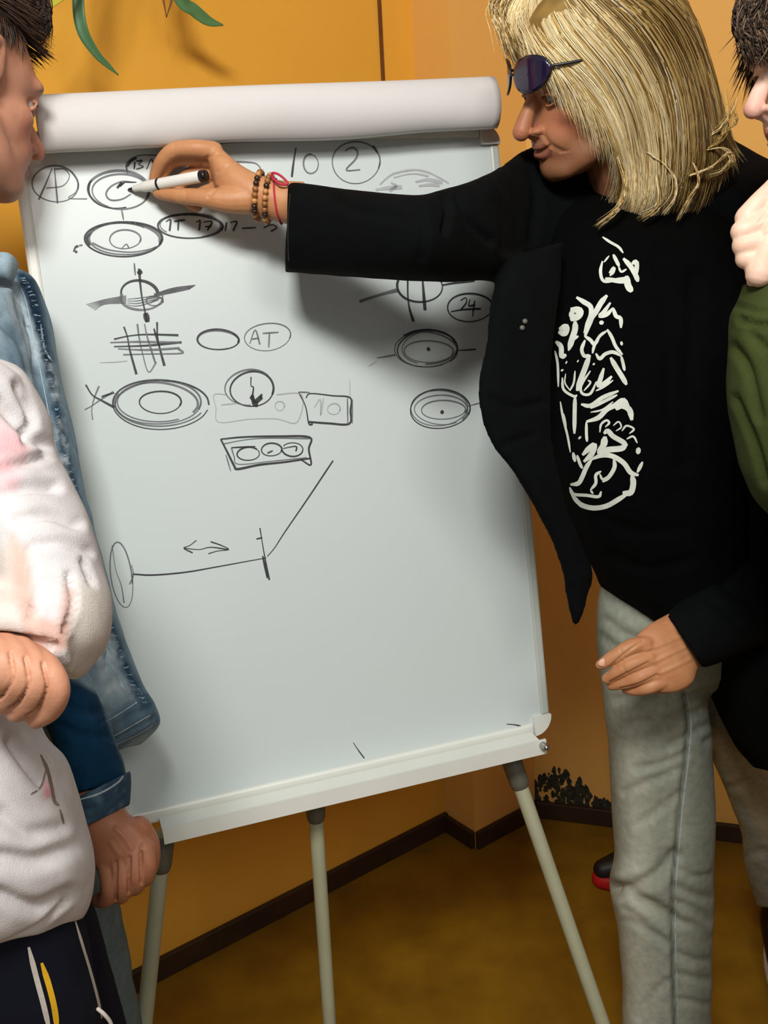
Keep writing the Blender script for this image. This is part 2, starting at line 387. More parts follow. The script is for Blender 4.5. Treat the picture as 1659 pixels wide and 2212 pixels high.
mb.add(V, F); o = mb.build('rolled_sheet', M_paper, pad); s = o.modifiers.new('s', 'SOLIDIFY'); s.thickness = .0012
mb = MB()
for k in range(5):                                         # stacked sheets inside, seen at the ends of the roll
    V = []; F = []; q = 26
    for x in (xa+.004+.003*k, xb-.004-.003*k):
        for j in range(q):
            a = radians(-70+j*13); r = RR*(.86-.15*k); V.append(B(x, ytop-.028+.034*x+r*sin(a), RR*.62+.008+r*.8*cos(a)))
    for j in range(q-1): F.append((j, j+1, q+j+1, q+j))
    mb.add(V, F)
mb.build('inner_sheets', M_paper, pad)

# ---- drawings in marker pen: flat ribbons lying on the enamel
def ribbon_board(polys, name, mat, label=None, parent=board, lift=.0006):
    mb = MB(); rnd = random.Random(hash(name) % 1000 if False else len(polys)*7)
    for poly, wd in polys:
        A = cr(poly, 6) if len(poly) > 2 else np.linspace(poly[0], poly[1], 6)
        X = np.array([board_xy(*p) for p in A]); t = np.gradient(X, axis=0); L = np.linalg.norm(t, axis=1, keepdims=True); t = t/np.maximum(L, 1e-9)
        nn = np.column_stack([-t[:, 1], t[:, 0]]); hw = wd*.00031*(.85+.3*np.sin(np.linspace(0, 5, len(X))+len(A)))[:, None]
        V = [B(p[0], p[1], lift) for p in X+nn*hw]+[B(p[0], p[1], lift) for p in X-nn*hw]; n = len(X)
        mb.add(V, [(i, n+i, n+i+1, i+1) for i in range(n-1)])
    o = mb.build(name, mat, parent, smooth=False)
    if label: tag(o, label)
    return o
def mapper(ox, oy, s): return lambda pts: [(ox+x/s, oy+y/s) for x, y in pts]
k1 = mapper(40, 300, 2.5136); k2 = mapper(440, 640, 2.5136); k3 = mapper(600, 280, 3.318)
def elp(cx, cy, rx, ry, a0=0, a1=6.6, tilt=0, n=22, wob=.03, seed=0):
    r = random.Random(int(cx*3+cy*7+seed)); ph = r.random()*6; out = []
    for i in range(n+1):
        a = a0+(a1-a0)*i/n; w = 1+wob*sin(2*a+ph)+wob*.5*sin(3*a+ph*2)
        x, y = rx*w*cos(a), ry*w*sin(a); out.append((cx+x*cos(tilt)-y*sin(tilt), cy+x*sin(tilt)+y*cos(tilt)))
    return out
def sk(label, items, mat=None, name='marker_sketch'):
    by = {}
    for m, mp, pts, wd in items: by.setdefault(m.name, (m, []))[1].append((mp(pts), wd))
    first = None
    # one mesh per drawing, several inks
    mb = MB(); mats = []
    for m, polys in by.values():
        mats.append(m); idx = len(mats)-1
        for poly, wd in polys:
            A = cr(poly, 5) if len(poly) > 2 else np.linspace(poly[0], poly[1], 6)
            X = np.array([board_xy(*p) for p in A]); t = np.gradient(X, axis=0); t = t/np.maximum(np.linalg.norm(t, axis=1, keepdims=True), 1e-9)
            nn = np.column_stack([-t[:, 1], t[:, 0]]); hw = wd*.00035*(.85+.25*np.sin(np.linspace(0, 4, len(X))+len(A)))[:, None]
            lf = .0006+.00005*len(mb.f) % .0004; V = [B(p[0], p[1], .0006) for p in X+nn*hw]+[B(p[0], p[1], .0006) for p in X-nn*hw]; n = len(X)
            mb.add(V, [(i, n+i, n+i+1, i+1) for i in range(n-1)], idx)
    tag(mb.build(name, mats, board, smooth=False), label)
I, Im, If = M_ink, M_inkm, M_inkf
sk('circled letter A drawn in marker', [(Im, k1, elp(200, 245, 126, 97), 3), (Im, k1, [(182, 160), (150, 240), (110, 330)], 3), (Im, k1, [(195, 158), (203, 250), (212, 350)], 3), (Im, k1, [(195, 165), (250, 165), (276, 205), (240, 255), (150, 268)], 2.6), (Im, k1, [(285, 175), (325, 240), (310, 290), (272, 322), (372, 326)], 2.6)])
sk('eye shape with double outline at the pen tip', [(Im, k1, elp(545, 277, 170, 102, .2, 6.7), 5), (Im, k1, elp(555, 285, 158, 92, 2, 6.2), 4), (I, k1, elp(540, 270, 166, 104, 1.3, 3.6), 3.5), (Im, k1, [(620, 235), (560, 232), (500, 260), (475, 300), (500, 332), (560, 328), (610, 300)], 3), (I, k1, [(535, 268), (560, 235), (540, 262), (575, 236), (550, 258)], 4), (I, k1, [(570, 235), (640, 236)], 2.5), (Im, k1, [(560, 385), (570, 440)], 3)])
sk('lettered tag above the first eye', [(Im, k1, [(592, 190), (588, 135), (635, 97), (700, 88), (770, 92)], 3.5), (I, k1, [(592, 150), (612, 118), (640, 102)], 5), (I, k1, [(632, 125), (628, 165)], 3), (I, k1, [(640, 122), (672, 118), (652, 138), (678, 152), (640, 165)], 3), (I, k1, [(695, 165), (722, 112), (740, 165)], 3)])
sk('end of the tag outline right of the hand', [(Im, k1, [(1165, 125), (1230, 126), (1290, 135), (1318, 170), (1326, 212)], 4)])
sk('second eye shape with round pupil', [(I, k1, elp(570, 545, 204, 96), 4.5), (Im, k1, elp(574, 542, 190, 88, .5, 6.5), 4.5), (Im, k1, elp(562, 550, 196, 92, 2.2, 5.4), 3), (Im, k1, elp(578, 545, 86, 50), 3), (Im, k1, [(400, 565), (480, 600), (600, 615), (700, 602), (765, 580)], 3.5), (I, k1, [(395, 510), (372, 540), (385, 580)], 5), (Im, k1, [(560, 595), (585, 572), (600, 595)], 2.5)])
sk('small tick mark left of the second eye', [(I, k1, [(298, 612), (310, 588), (325, 582)], 4), (I, k1, [(308, 618), (316, 608)], 5), (Im, k1, [(328, 580), (348, 576)], 3)])
sk('long oval lettered IT 17 below the hand', [(I, k1, elp(930, 475, 172, 66), 4.5), (Im, k1, elp(935, 470, 168, 64, 2.5, 7.5), 3.5), (I, k1, [(800, 450), (825, 440), (820, 500)], 3.5), (I, k1, [(845, 448), (905, 440)], 4), (I, k1, [(868, 450), (866, 498)], 3.5), (I, k1, [(965, 455), (985, 445), (980, 498)], 3.5), (I, k1, [(1005, 452), (1050, 450), (1025, 498)], 3.5), (I, k1, [(1012, 478), (1050, 474)], 3), (I, k1, [(1130, 452), (1122, 500)], 3.5), (I, k1, [(1150, 455), (1185, 450), (1165, 500)], 3.5), (I, k1, [(1212, 486), (1290, 482)], 3), (I, k1, [(1330, 482), (1375, 466), (1402, 482), (1370, 502)], 3.5)])
its = [(I, k1, elp(655, 835, 98, 66, 3.0, 6.3), 6), (Im, k1, elp(670, 860, 112, 70, -.3, 3.4), 5), (I, k1, [(655, 705), (660, 780), (670, 860), (685, 930), (698, 995)], 5), (I, k1, [(690, 945), (700, 995)], 11), (I, k1, [(652, 715), (665, 735)], 10), (Im, k1, [(628, 675), (634, 740)], 3), (Im, k1, elp(738, 880, 44, 26), 3.5), (Im, k1, [(715, 890), (770, 862)], 3)]
for q in range(6):
    its.append((Im, k1, [(368+q*9, 900+q*6), (470, 872+q*5), (585, 852+q*8)], 1.7)); its.append((Im if q % 2 else I, k1, [(735, 842+q*3), (840, 810+q*5), (960-q*6, 795+q*4)], 1.5))
for q in range(4): its.append((Im, k1, [(590, 870+q*10), (650, 865+q*14), (760, 850+q*8)], 1.8))
sk('shaded disc crossed by two bars', its)
sk('hatched grid of crossing strokes', [(I, k1, [(518, 1088), (600, 1070), (700, 1062), (868, 1066)], 4), (Im, k1, [(498, 1106), (640, 1102), (885, 1106)], 4), (I, k1, [(518, 1128), (700, 1122), (885, 1104)], 4), (Im, k1, [(540, 1140), (700, 1146), (875, 1136)], 4), (Im, k1, [(568, 1172), (700, 1168), (885, 1164), (868, 1140)], 4), (I, k1, [(572, 1020), (592, 1080), (605, 1150), (640, 1278)], 4.5), (Im, k1, [(645, 1005), (655, 1080), (672, 1160), (705, 1266), (748, 1212)], 3.5), (Im, k1, [(684, 1005), (700, 1080), (742, 1215)], 3.5), (I, k1, [(752, 995), (755, 1080), (770, 1150), (792, 1232)], 5), (I, k1, [(735, 1030), (765, 1130)], 4), (If, k1, [(440, 1215), (520, 1212), (590, 1205)], 2)])
sk('plain oval beside the circled letters', [(I, k1, elp(1082, 1090, 112, 55), 4), (Im, k1, elp(1082, 1092, 106, 52, 1, 6), 3)])
sk('letters A T inside a thin oval', [(Im, k1, elp(1352, 1075, 122, 76, tilt=-.12), 2.5), (Im, k1, [(1255, 1112), (1285, 1038), (1310, 1116)], 3.2), (Im, k1, [(1262, 1088), (1306, 1082)], 3), (Im, k1, [(1325, 1056), (1412, 1050)], 3.2), (Im, k1, [(1362, 1053), (1358, 1132)], 3.2)])
sk('large eye shape with a star at its corner', [(I, k1, elp(770, 1442, 254, 138, .2, 6.3), 3.2), (Im, k1, elp(760, 1432, 230, 118), 3.5), (Im, k1, elp(752, 1430, 216, 108, 1, 6.8), 4), (Im, k1, elp(764, 1436, 240, 126, .4, 3.6), 4), (I, k1, elp(770, 1430, 110, 62), 3.2), (I, k1, [(365, 1335), (400, 1390), (450, 1420), (520, 1458)], 4.5), (Im, k1, [(360, 1470), (400, 1448), (440, 1420), (515, 1372)], 3), (Im, k1, [(402, 1525), (398, 1470), (410, 1410), (437, 1342)], 3), (I, k1, [(450, 1400), (520, 1378)], 3.5)])
sk('round dial with a black knob over a faint box', [(I, k1, elp(1268, 1358, 116, 96), 4), (Im, k1, elp(1252, 1350, 128, 98, 1.5, 5.6), 3.5), (I, k1, [(1262, 1292), (1262, 1340), (1275, 1350), (1268, 1405)], 3.5), (I, k1, [(1258, 1400), (1285, 1425), (1320, 1400)], 9), (I, k1, [(1268, 1390), (1280, 1435), (1300, 1440)], 11), (I, k1, [(1320, 1385), (1312, 1412)], 5), (If, k1, [(1130, 1388), (1060, 1390), (1072, 1460), (1086, 1538), (1250, 1522), (1400, 1520), (1512, 1538), (1538, 1390), (1400, 1388)], 2.6), (If, k1, [(1100, 1444), (1180, 1436)], 2.5), (If, k1, elp(1418, 1450, 26, 24), 2.5)])
sk('boxed number 10', [(I, k2, [(515, 520), (553, 600), (570, 690), (592, 694)], 4), (Im, k2, [(515, 520), (575, 522)], 3), (I, k2, [(555, 552), (580, 528), (700, 540), (795, 551), (796, 620), (790, 692), (680, 690), (570, 682)], 4), (Im, k2, [(780, 552), (782, 690)], 3), (Im, k2, [(806, 560), (806, 690)], 3), (If, k2, [(600, 605), (632, 560), (634, 645)], 2.8), (If, k2, [(650, 552), (636, 645)], 2.8), (If, k2, elp(706, 612, 34, 30), 2.8), (If, k2, [(792, 455), (794, 550)], 1.6)])
sk('box holding three loops', [(I, k2, [(92, 776), (220, 764), (420, 760), (576, 766), (570, 830), (582, 915), (530, 888)], 4), (Im, k2, [(105, 802), (220, 780), (345, 770), (575, 772)], 3), (I, k2, [(92, 776), (130, 850), (165, 920), (185, 938), (300, 915), (440, 900), (578, 880)], 4.5), (Im, k2, [(150, 822), (165, 870), (188, 912), (360, 896), (560, 876)], 3), (Im, k2, [(120, 860), (146, 948)], 2.5), (I, k2, elp(242, 855, 60, 36, -.6, 5.6), 3.2), (I, k2, elp(368, 832, 56, 34), 3.2), (I, k2, elp(482, 832, 58, 36, -2.6, 3), 3.2), (I, k2, [(150, 822), (280, 815)], 3), (I, k2, [(430, 826), (500, 815), (500, 842)], 3), (I, k2, [(345, 852), (375, 838)], 3)])
sk('scribbled eye with a dot at the right of the board', [(I, k2, elp(1215, 285, 162, 100), 3.2), (Im, k2, elp(1205, 290, 168, 96, 1, 7), 3), (Im, k2, elp(1225, 280, 150, 88, 2, 8), 3), (Im, k2, elp(1220, 300, 130, 60), 3), (I, k2, [(1085, 215), (1150, 188), (1240, 182), (1330, 215), (1370, 260)], 4), (I, k2, [(1212, 280), (1228, 294)], 7), (I, k2, [(1375, 294), (1420, 292), (1478, 288)], 3), (Im, k2, [(940, 335), (985, 328), (1040, 318)], 3.5), (If, k2, [(895, 380), (940, 352)], 2.5)])
sk('lower scribbled eye with a dot beside the jacket', [(I, k2, elp(1282, 612, 164, 104, .2, 6.6), 3.4), (Im, k2, elp(1276, 606, 158, 94), 3), (Im, k2, elp(1290, 616, 148, 78, 1, 7), 3), (Im, k2, elp(1300, 616, 122, 50), 3), (I, k2, [(1288, 622), (1300, 636)], 8), (Im, k2, [(1430, 598), (1465, 588), (1498, 580)], 2.5)])
kp = lambda p: p
sk('long slanting line rising from a hinge mark', [(I, k2, [(702, 892), (640, 985), (560, 1105), (440, 1280), (385, 1365), (345, 1412)], 3), (I, k2, [(305, 1258), (318, 1340), (334, 1430), (356, 1540)], 3.4), (I, k2, [(285, 1318), (318, 1310)], 3), (I, k2, [(320, 1410), (345, 1530)], 4), (I, kp, [(287, 1240), (330, 1242), (400, 1236), (470, 1224), (530, 1213), (575, 1205)], 3)])
sk('small double-headed arrow', [(I, kp, [(398, 1184), (430, 1187), (455, 1182), (493, 1187)], 2.6), (I, kp, [(424, 1167), (410, 1178), (397, 1184), (416, 1194)], 2.6), (I, kp, [(455, 1170), (478, 1178), (494, 1187), (470, 1190), (450, 1196)], 2.6)])
sk('narrow upright oval beside the denim jacket', [(Im, kp, elp(262, 1242, 23, 70, tilt=-.12), 2.6), (Im, kp, [(242, 1178), (250, 1230), (262, 1265), (268, 1302)], 2.2), (Im, kp, [(284, 1220), (288, 1242), (280, 1262)], 2.6)])
sk('number 10 written near the top', [(I, k3, [(130, 130), (112, 240), (100, 340)], 4.2), (Im, k3, elp(236, 246, 52, 70, -1.9, 4.8), 3.4)])
sk('number 2 inside a circle', [(Im, k3, elp(560, 235, 176, 146), 3.2), (Im, k3, [(484, 155), (510, 135), (545, 130), (572, 165), (555, 215), (490, 290), (590, 288)], 3.6), (I, k3, [(680, 115), (715, 165)], 5)])
sk('half erased eye above the sleeve', [(If, k3, [(730, 395), (790, 340), (850, 310), (980, 288), (1070, 305), (1130, 330), (1225, 385)], 4), (If, k3, [(830, 345), (920, 322), (1000, 318), (1080, 335)], 4), (If, k3, [(700, 432), (780, 420), (890, 412)], 8), (If, k3, [(810, 380), (850, 405), (800, 440)], 6), (If, k3, [(985, 375), (1080, 360), (1180, 380)], 7), (If, k3, [(1010, 405), (1090, 395), (1160, 400)], 7)])
sk('circle with two upright strokes under the sleeve', [(I, k3, elp(1015, 1120, 160, 118, -.3, 3.5), 5), (I, k3, [(930, 1060), (932, 1200), (945, 1290), (972, 1375)], 6), (I, k3, [(1036, 1060), (1045, 1180), (1055, 1295)], 7), (Im, k3, [(585, 1232), (680, 1200), (780, 1170), (860, 1150)], 8), (I, k3, [(1180, 1115), (1290, 1095), (1410, 1080)], 6)])
sk('struck out number 24 in an oval', [(I, k3, elp(1376, 1275, 166, 98), 4), (I, k3, [(1240, 1305), (1330, 1290), (1455, 1284)], 4), (I, k3, [(1310, 1225), (1345, 1205), (1350, 1240), (1312, 1290)], 3.6), (I, k3, [(1378, 1215), (1368, 1262), (1415, 1255)], 3.6), (I, k3, [(1410, 1225), (1395, 1340)], 3.6)])
sk('stray pen tick above the middle of the tray', [(I, kp, [(763, 1604), (775, 1622), (787, 1638)], 2.4)])
sk('stray pen tick in the lower right corner', [(I, kp, [(1094, 1564), (1115, 1566), (1137, 1572)], 3)])
#@@PEOPLE

# ------------------------------------------------------------------ people: shared builders
def cap3(MBs, pts, rad, **kw): MBs.add(*chain(pts, rad, **kw))
HEADPTS = dict(nose=(0, .122, -.040), chin=(0, .098, -.118), eyeR=(.032, .078, -.006), eyeL=(-.032, .078, -.006))
def head_mesh(C, M, s=1.0, vox=.0018, smile=0, nose=1.0, ears=True, neck=None, jaw=1.0):
    """local axes: x to the side, y forward (face), z up; origin between the ears"""
    T = lambda p: np.asarray(C)+s*(M@np.asarray(p, float))
    mb = MB(); E = lambda c, r: mb.add(*ell(T(c), np.array(r)*s, M, 28, 18))
    K = lambda pts, rad, **kw: mb.add(*chain([T(p) for p in pts], [r*s for r in rad], **kw))
    E((0, -.014, .030), (.076, .098, .087)); E((0, .030, .018), (.066, .060, .066)); E((0, .036, -.036), (.060, .054, .060))
    E((0, .044, -.080), (.050*jaw, .046, .042)); E((0, .076, -.100), (.025*jaw, .022, .023))
    E((0, .060, -.060), (.046, .040, .040))
    for x in (-1, 1):
        K([(x*.050, .000, -.050), (x*.044*jaw, .030, -.084), (x*.018, .072, -.103)], [.018, .018, .018])
        E((x*.040, .054, -.030), (.022, .024, .018))
        E((x*.030, .074, .016), (.028, .018, .012))
    c0 = mb.remesh(.0035*s, 30, .5)
    mb = MB(); mb.v = [tuple(q) for q in c0.v]; mb.f = list(c0.f); mb.mi = list(c0.mi)
    for x in (-1, 1):
        K([(x*.008, .086, .014), (x*.028, .085, .018), (x*.048, .070, .013)], [.007, .0075, .006])     # brow
        K([(x*.017, .082, -.003), (x*.032, .0870, .0005), (x*.047, .076, -.005)], [.0036, .0046, .0036])  # upper lid
        K([(x*.018, .080, -.011), (x*.032, .0835, -.0135), (x*.046, .075, -.010)], [.0034, .0042, .0034])  # lower lid
        E((x*.0125, .098, -.046), (.0085*nose, .011, .008))                                             # nostril wing
        if ears:
            K([(x*.072, -.006, -.028), (x*.078, -.014, -.004), (x*.082, -.016, .018), (x*.076, .000, .026), (x*.071, .008, .008)], [.007, .008, .008, .007, .005])
            E((x*.074, -.004, .0), (.006, .015, .024))
    K([(0, .080, .010), (0, .093, -.008), (0, .106, -.025), (0, .116, -.040)], [.0095, .0085*nose, .010*nose, .0115*nose])
    K([(0, .090, -.056), (0, .100, -.048)], [.010, .008])
    for x in (-1, 1):
        K([(0, .0965, -.0675), (x*.012, .0945, -.0670), (x*.026, .0845, -.0725+smile*.006)], [.0050, .0045, .0025])
        K([(0, .0950, -.0785), (x*.012, .0930, -.0785), (x*.025, .0840, -.0735+smile*.006)], [.0062, .0055, .0028])
    if neck is not None:
        mb.add(*chain(neck[0], neck[1], n=24))
    r = mb.remesh(vox*s, 7, .5)
    V = r.arr(); L = (V-np.asarray(C))@M/s; N = r.normals(); D = np.zeros(len(V))
    for x in (-1, 1):
        g = np.exp(-(((L[:, 0]-x*.033)/.013)**2+((L[:, 2]+.007)/.0075)**2)); D -= .006*g*(L[:, 1] > .05)           # socket
        g = np.exp(-(((L[:, 0]-x*.013)/.005)**2+((L[:, 2]+.0505)/.003)**2+((L[:, 1]-.100)/.008)**2)); D -= .004*g    # nostril
    g = np.exp(-((L[:, 2]+.0735-smile*.006*(np.abs(L[:, 0])/.025)**2)/.0022)**2)*(np.abs(L[:, 0]) < .027)*(L[:, 1] > .07); D -= .0035*g
    xx = np.abs(L[:, 0]); fold = np.abs((xx-.020)-(-.050-L[:, 2])*.55); D -= smile*.0022*np.exp(-(fold/.004)**2)*(L[:, 2] < -.045)*(L[:, 2] > -.08)*(L[:, 1] > .06)
    r.v = V+N*(D*s)[:, None]
    return r, L
def skin_col(L, base, lip='#A85A50', brow=None, stubble=None):
    c = np.tile(lin(base), (len(L), 1)); x = np.abs(L[:, 0])
    def mixin(m, h):
        nonlocal c
        m = np.clip(m, 0, 1)[:, None]; c = c*(1-m)+lin(h)*m
    face = L[:, 1] > .05
    mixin(.45*np.exp(-((x-.045)/.022)**2-((L[:, 2]+.042)/.02)**2)*face, '#C0705A')
    mixin(.5*np.exp(-(x/.014)**2-((L[:, 2]+.042)/.012)**2)*(L[:, 1] > .09), '#C4705E')
    if stubble: mixin(.45*np.exp(-((L[:, 2]+.095)/.035)**2)*(L[:, 1] > .015)*(1-np.exp(-((L[:, 2]+.073)/.01)**2)*(x < .028)), stubble)
    mixin(.9*(np.abs(L[:, 2]+.0735) < .0105)*(x < .027-.5*np.abs(L[:, 2]+.0735))*(L[:, 1] > .078), lip)
    mixin(.8*np.exp(-((L[:, 2]+.0045)/.0030)**2)*(x > .017)*(x < .048)*(L[:, 1] > .072), '#2E1C12')
    if brow: mixin(.85*np.exp(-((L[:, 2]-.018+.25*(x-.03)**2/.03)/.0045)**2)*(x > .010)*(x < .052)*(L[:, 1] > .055), brow)
    return c
def eyes(C, M, s, parent, iris='#4A3A28', look=(0, 1, 0)):
    for x in (-1, 1):
        mb = MB(); c = np.asarray(C)+s*(M@np.array((x*.031, .0715, -.0060))); mb.add(*ell(c, np.full(3, .0116*s), M, 24, 18)); V = np.array(mb.v)
        o = mb.build('eyeball', M_eye, parent); d = nrm(M@np.array(look, float)); a = ((V-c)@d)/(.0116*s)
        col = np.tile(lin('#A89C92'), (len(V), 1)); col[a > .86] = lin(iris); col[a > .965] = lin('#050505'); paint(o, col)
def limbs(mb, J, lk=dict(R=1, L=1), ak=1.0, tk=1.0):
    """coarse whole body under the clothes: J holds joint positions"""
    ch = lambda p, r: mb.add(*chain([np.asarray(J[k]) if isinstance(k, str) else np.asarray(k) for k in p], r, n=18))
    ch(['neck', 'chest', 'waist', 'pelvis'], np.array([.055/tk, .105, .10, .105])*tk); ch(['shR', 'neckb', 'shL'], np.array([.055, .07, .055])*ak)
    for s in 'RL':
        ch(['hip'+s, 'knee'+s, 'ankle'+s], np.array([.078, .052, .036])*lk[s]); ch(['ankle'+s, 'toe'+s], [.035, .03])
        ch(['sh'+s]+([J['arm'+s]] if 'arm'+s in J else [])+['elb'+s, 'wr'+s], np.array([.05]+([.043] if 'arm'+s in J else [])+[.036, .027])*ak)
    ch(['hipR', 'pelvis', 'hipL'], np.array([.085, .1, .085])*tk)
def relaxed_hand(wr, dn, side):
    """hand hanging from a wrist: palm, four curled fingers, thumb at the side"""
    wr = np.asarray(wr, float); dn = nrm(dn); s = nrm(np.asarray(side, float)-dn*(np.asarray(side, float)@dn)); n = np.cross(dn, s); mb = MB(); A = lambda a, b, c: wr+dn*a+s*b+n*c
    mb.add(*chain([A(-.02, 0, 0), A(.03, 0, 0), A(.075, 0, 0)], [.026, .034, .036], flat=(n, .5)))
    for k, (b, L) in enumerate(((-.028, .062), (-.009, .072), (.010, .068), (.028, .054))):
        mb.add(*chain([A(.07, b, 0), A(.07+L*.5, b*1.1, .006), A(.07+L*.85, b*1.1, .022), A(.07+L*.9, b, .036)], [.0098, .0092, .0085, .0075], n=12))
    mb.add(*chain([A(.015, -.028, .006), A(.045, -.048, .016), A(.075, -.050, .026)], [.014, .011, .0085], n=12))
    return mb.remesh(.0025, 4)
def stand_joints(pelv, fwd, height, shw=.19):
    """upright joints from a pelvis point (world), facing fwd"""
    p = np.asarray(pelv, float); f = nrm(fwd); s = np.cross(f, [0, 0, 1.]); up = np.array([0, 0, 1.]); k = height/1.75; J = {}
    J['pelvis'] = p; J['waist'] = p+up*.16*k; J['chest'] = p+up*.36*k; J['neckb'] = p+up*.50*k; J['neck'] = p+up*.58*k
    for n, sg in (('R', 1), ('L', -1)):
        J['sh'+n] = p+up*.48*k+s*sg*shw*.9; J['hip'+n] = p+s*sg*.085-up*.03; J['knee'+n] = p+s*sg*.1-up*(p[2]-.5*k)+f*.02
        J['ankle'+n] = p+s*sg*.1-up*(p[2]-.09); J['toe'+n] = J['ankle'+n]+f*.14-up*.05
        J['elb'+n] = J['sh'+n]-up*.29*k+s*sg*.05; J['wr'+n] = J['elb'+n]-up*.25*k+f*.05
    return J
def shoe(ank, fwd, mat, parent, name='shoe', L=.27):
    f = nrm(np.array([fwd[0], fwd[1], 0])); s = np.array([f[1], -f[0], 0]); z = np.array([0, 0, 1.]); a = np.array([ank[0], ank[1], 0])
    mb = MB(); A = lambda x, y, zz: a+f*x+s*y+z*zz
    mb.add(*chain([A(-.05, 0, .055), A(.03, 0, .055), A(.11, 0, .045), A(.17, 0, .038)], [.043, .045, .042, .034], flat=(z, .85)))
    mb.add(*chain([A(-.03, 0, .07), A(-.03, 0, .115)], [.043, .042])); r = mb.remesh(.005, 4); r.v = r.arr(); r.v[:, 2] = np.maximum(r.v[:, 2], .018)
    o = r.build(name, mat, parent)
    mb = MB(); m = 24; out = []
    for zz, g in ((.0, .96), (.010, 1), (.026, .98)):
        out.append(np.array([A(.06+.145*g*cos(t), .045*g*sin(t)*(1+.15*cos(t)), zz) for t in np.linspace(0, 2*pi, m, endpoint=False)]))
    mb.add(*rings_mesh(out)); mb.build('sole', M_sole, o); return o
def px_mask(V, pts, soft=10):                              # soft inside-polygon mask in the picture plane
    u, v = proj(V); n = len(pts); ins = np.zeros(len(u), bool); j = n-1
    for i in range(n):
        xi, yi = pts[i]; xj, yj = pts[j]
        c = ((yi > v) != (yj > v)) & (u < (xj-xi)*(v-yi)/((yj-yi) if yj != yi else 1e-9)+xi); ins ^= c; j = i
    d = seg_dist(u, v, list(pts)+[pts[0]]); return np.clip(.5+np.where(ins, d, -d)/(2*soft), 0, 1)
def mixc(c, m, h): m = np.clip(np.asarray(m), 0, 1)[:, None]; return c*(1-m)+lin(h)*m
def nz(V, sc, seed=0): return np.array([noise.noise(Vector(p/sc+seed)) for p in V])
def surf_ribbons(bvh, polys, name, mat, parent, lift=.0012, label=None, wscale=1.0):
    """ribbons laid on a garment: pixel polylines dropped along the view onto the mesh"""
    mb = MB()
    def hit(u, v):
        r = nrm(P(u, v, 1)-CAM); h = bvh.ray_cast(Vector(CAM), Vector(r))
        return None if h[0] is None else np.array(h[0])-r*lift
    for poly, wd in polys:
        A = cr(poly, 4) if len(poly) > 2 else np.linspace(poly[0], poly[1], 4)
        t = np.gradient(A, axis=0); t /= np.maximum(np.linalg.norm(t, axis=1, keepdims=True), 1e-9); nn = np.column_stack([-t[:, 1], t[:, 0]])
        tp = np.minimum(1, .45+3*np.minimum(np.linspace(0, 1, len(A)), np.linspace(1, 0, len(A))))[:, None]*wd*wscale/2
        a = [hit(*p) for p in A+nn*tp]; b = [hit(*p) for p in A-nn*tp]; ok = [x is not None and y is not None for x, y in zip(a, b)]
        for i in range(len(A)-1):
            if ok[i] and ok[i+1]: mb.add([a[i], b[i], b[i+1], a[i+1]], [(0, 1, 2, 3)])
    o = mb.build(name, mat, parent, smooth=False)
    if label: tag(o, label)
    return o
def strand_mesh(strands, rad, cols, name, parent, n=3):
    """strands: list of (m,3) arrays; thin tapering prisms with a colour each"""
    V = []; F = []; C = []; b = 0
    T = np.linspace(0, 2*pi, n, endpoint=False)
    for S, r, c in zip(strands, rad, cols):
        m = len(S); t = np.gradient(S, axis=0); t /= np.maximum(np.linalg.norm(t, axis=1, keepdims=True), 1e-9)
        x = np.cross(t, nrm(S.mean(0)-CAM)); x /= np.maximum(np.linalg.norm(x, axis=1, keepdims=True), 1e-9); y = np.cross(t, x)
        rr = r*(np.minimum(1, 1.15-np.linspace(0, 1, m)**3))[:, None, None]
        R = S[:, None, :]+rr*(np.cos(T)[None, :, None]*x[:, None, :]+np.sin(T)[None, :, None]*y[:, None, :])
        V.append(R.reshape(-1, 3)); C.append(np.tile(c, (m*n, 1)))
        for i in range(m-1):
            for j in range(n): F.append((b+i*n+j, b+i*n+(j+1) % n, b+(i+1)*n+(j+1) % n, b+(i+1)*n+j))
        b += m*n
    mb = MB(); mb.v = np.concatenate(V); mb.f = F; mb.mi = [0]*len(F); o = mb.build(name, M_hair, parent); paint(o, np.concatenate(C)); return o
def hair_on_shell(bvh, guides, count, rnd, jit=6, off=.004, lo=0.0, hi=1.0):
    """guides: ordered pixel polylines across the head; strands are blended between neighbours and draped on the shell"""
    G = [cr(g, 12) for g in guides]; m = 17; G = [g[np.linspace(0, len(g)-1, m).astype(int)] for g in G]; out = []; tt = []
    for _ in range(count):
        t = rnd.random()*(len(G)-1); i = min(int(t), len(G)-2); f = t-i; A = G[i]*(1-f)+G[i+1]*f
        A = A + np.array([rnd.gauss(0, jit), rnd.gauss(0, jit)]) + np.linspace(0, 1, m)[:, None]**2*np.array([rnd.gauss(0, jit*1.8), rnd.gauss(0, jit)])
        a = int(rnd.uniform(0, .25)*m*lo); e = m-int(rnd.random()**2*.30*m); A = A[a:e]
        pts = []; last = None; o = off*rnd.random()
        for u, v in A:
            r = nrm(P(u, v, 1)-CAM); h = bvh.ray_cast(Vector(CAM), Vector(r))
            if h[0] is not None:
                dd = h[3]; dd = dd if last is None else last+min(.012, dd-last)
                last = dd; pts.append(CAM+r*(dd-o))
            elif last is not None: pts.append(CAM+r*(last-o))
        if len(pts) > 5:
            S = np.array(pts); S[1:-1] = (S[:-2]+2*S[1:-1]+S[2:])/4; S[1:-1] = (S[:-2]+2*S[1:-1]+S[2:])/4; out.append(S); tt.append(t/(len(G)-1))
    return out, tt

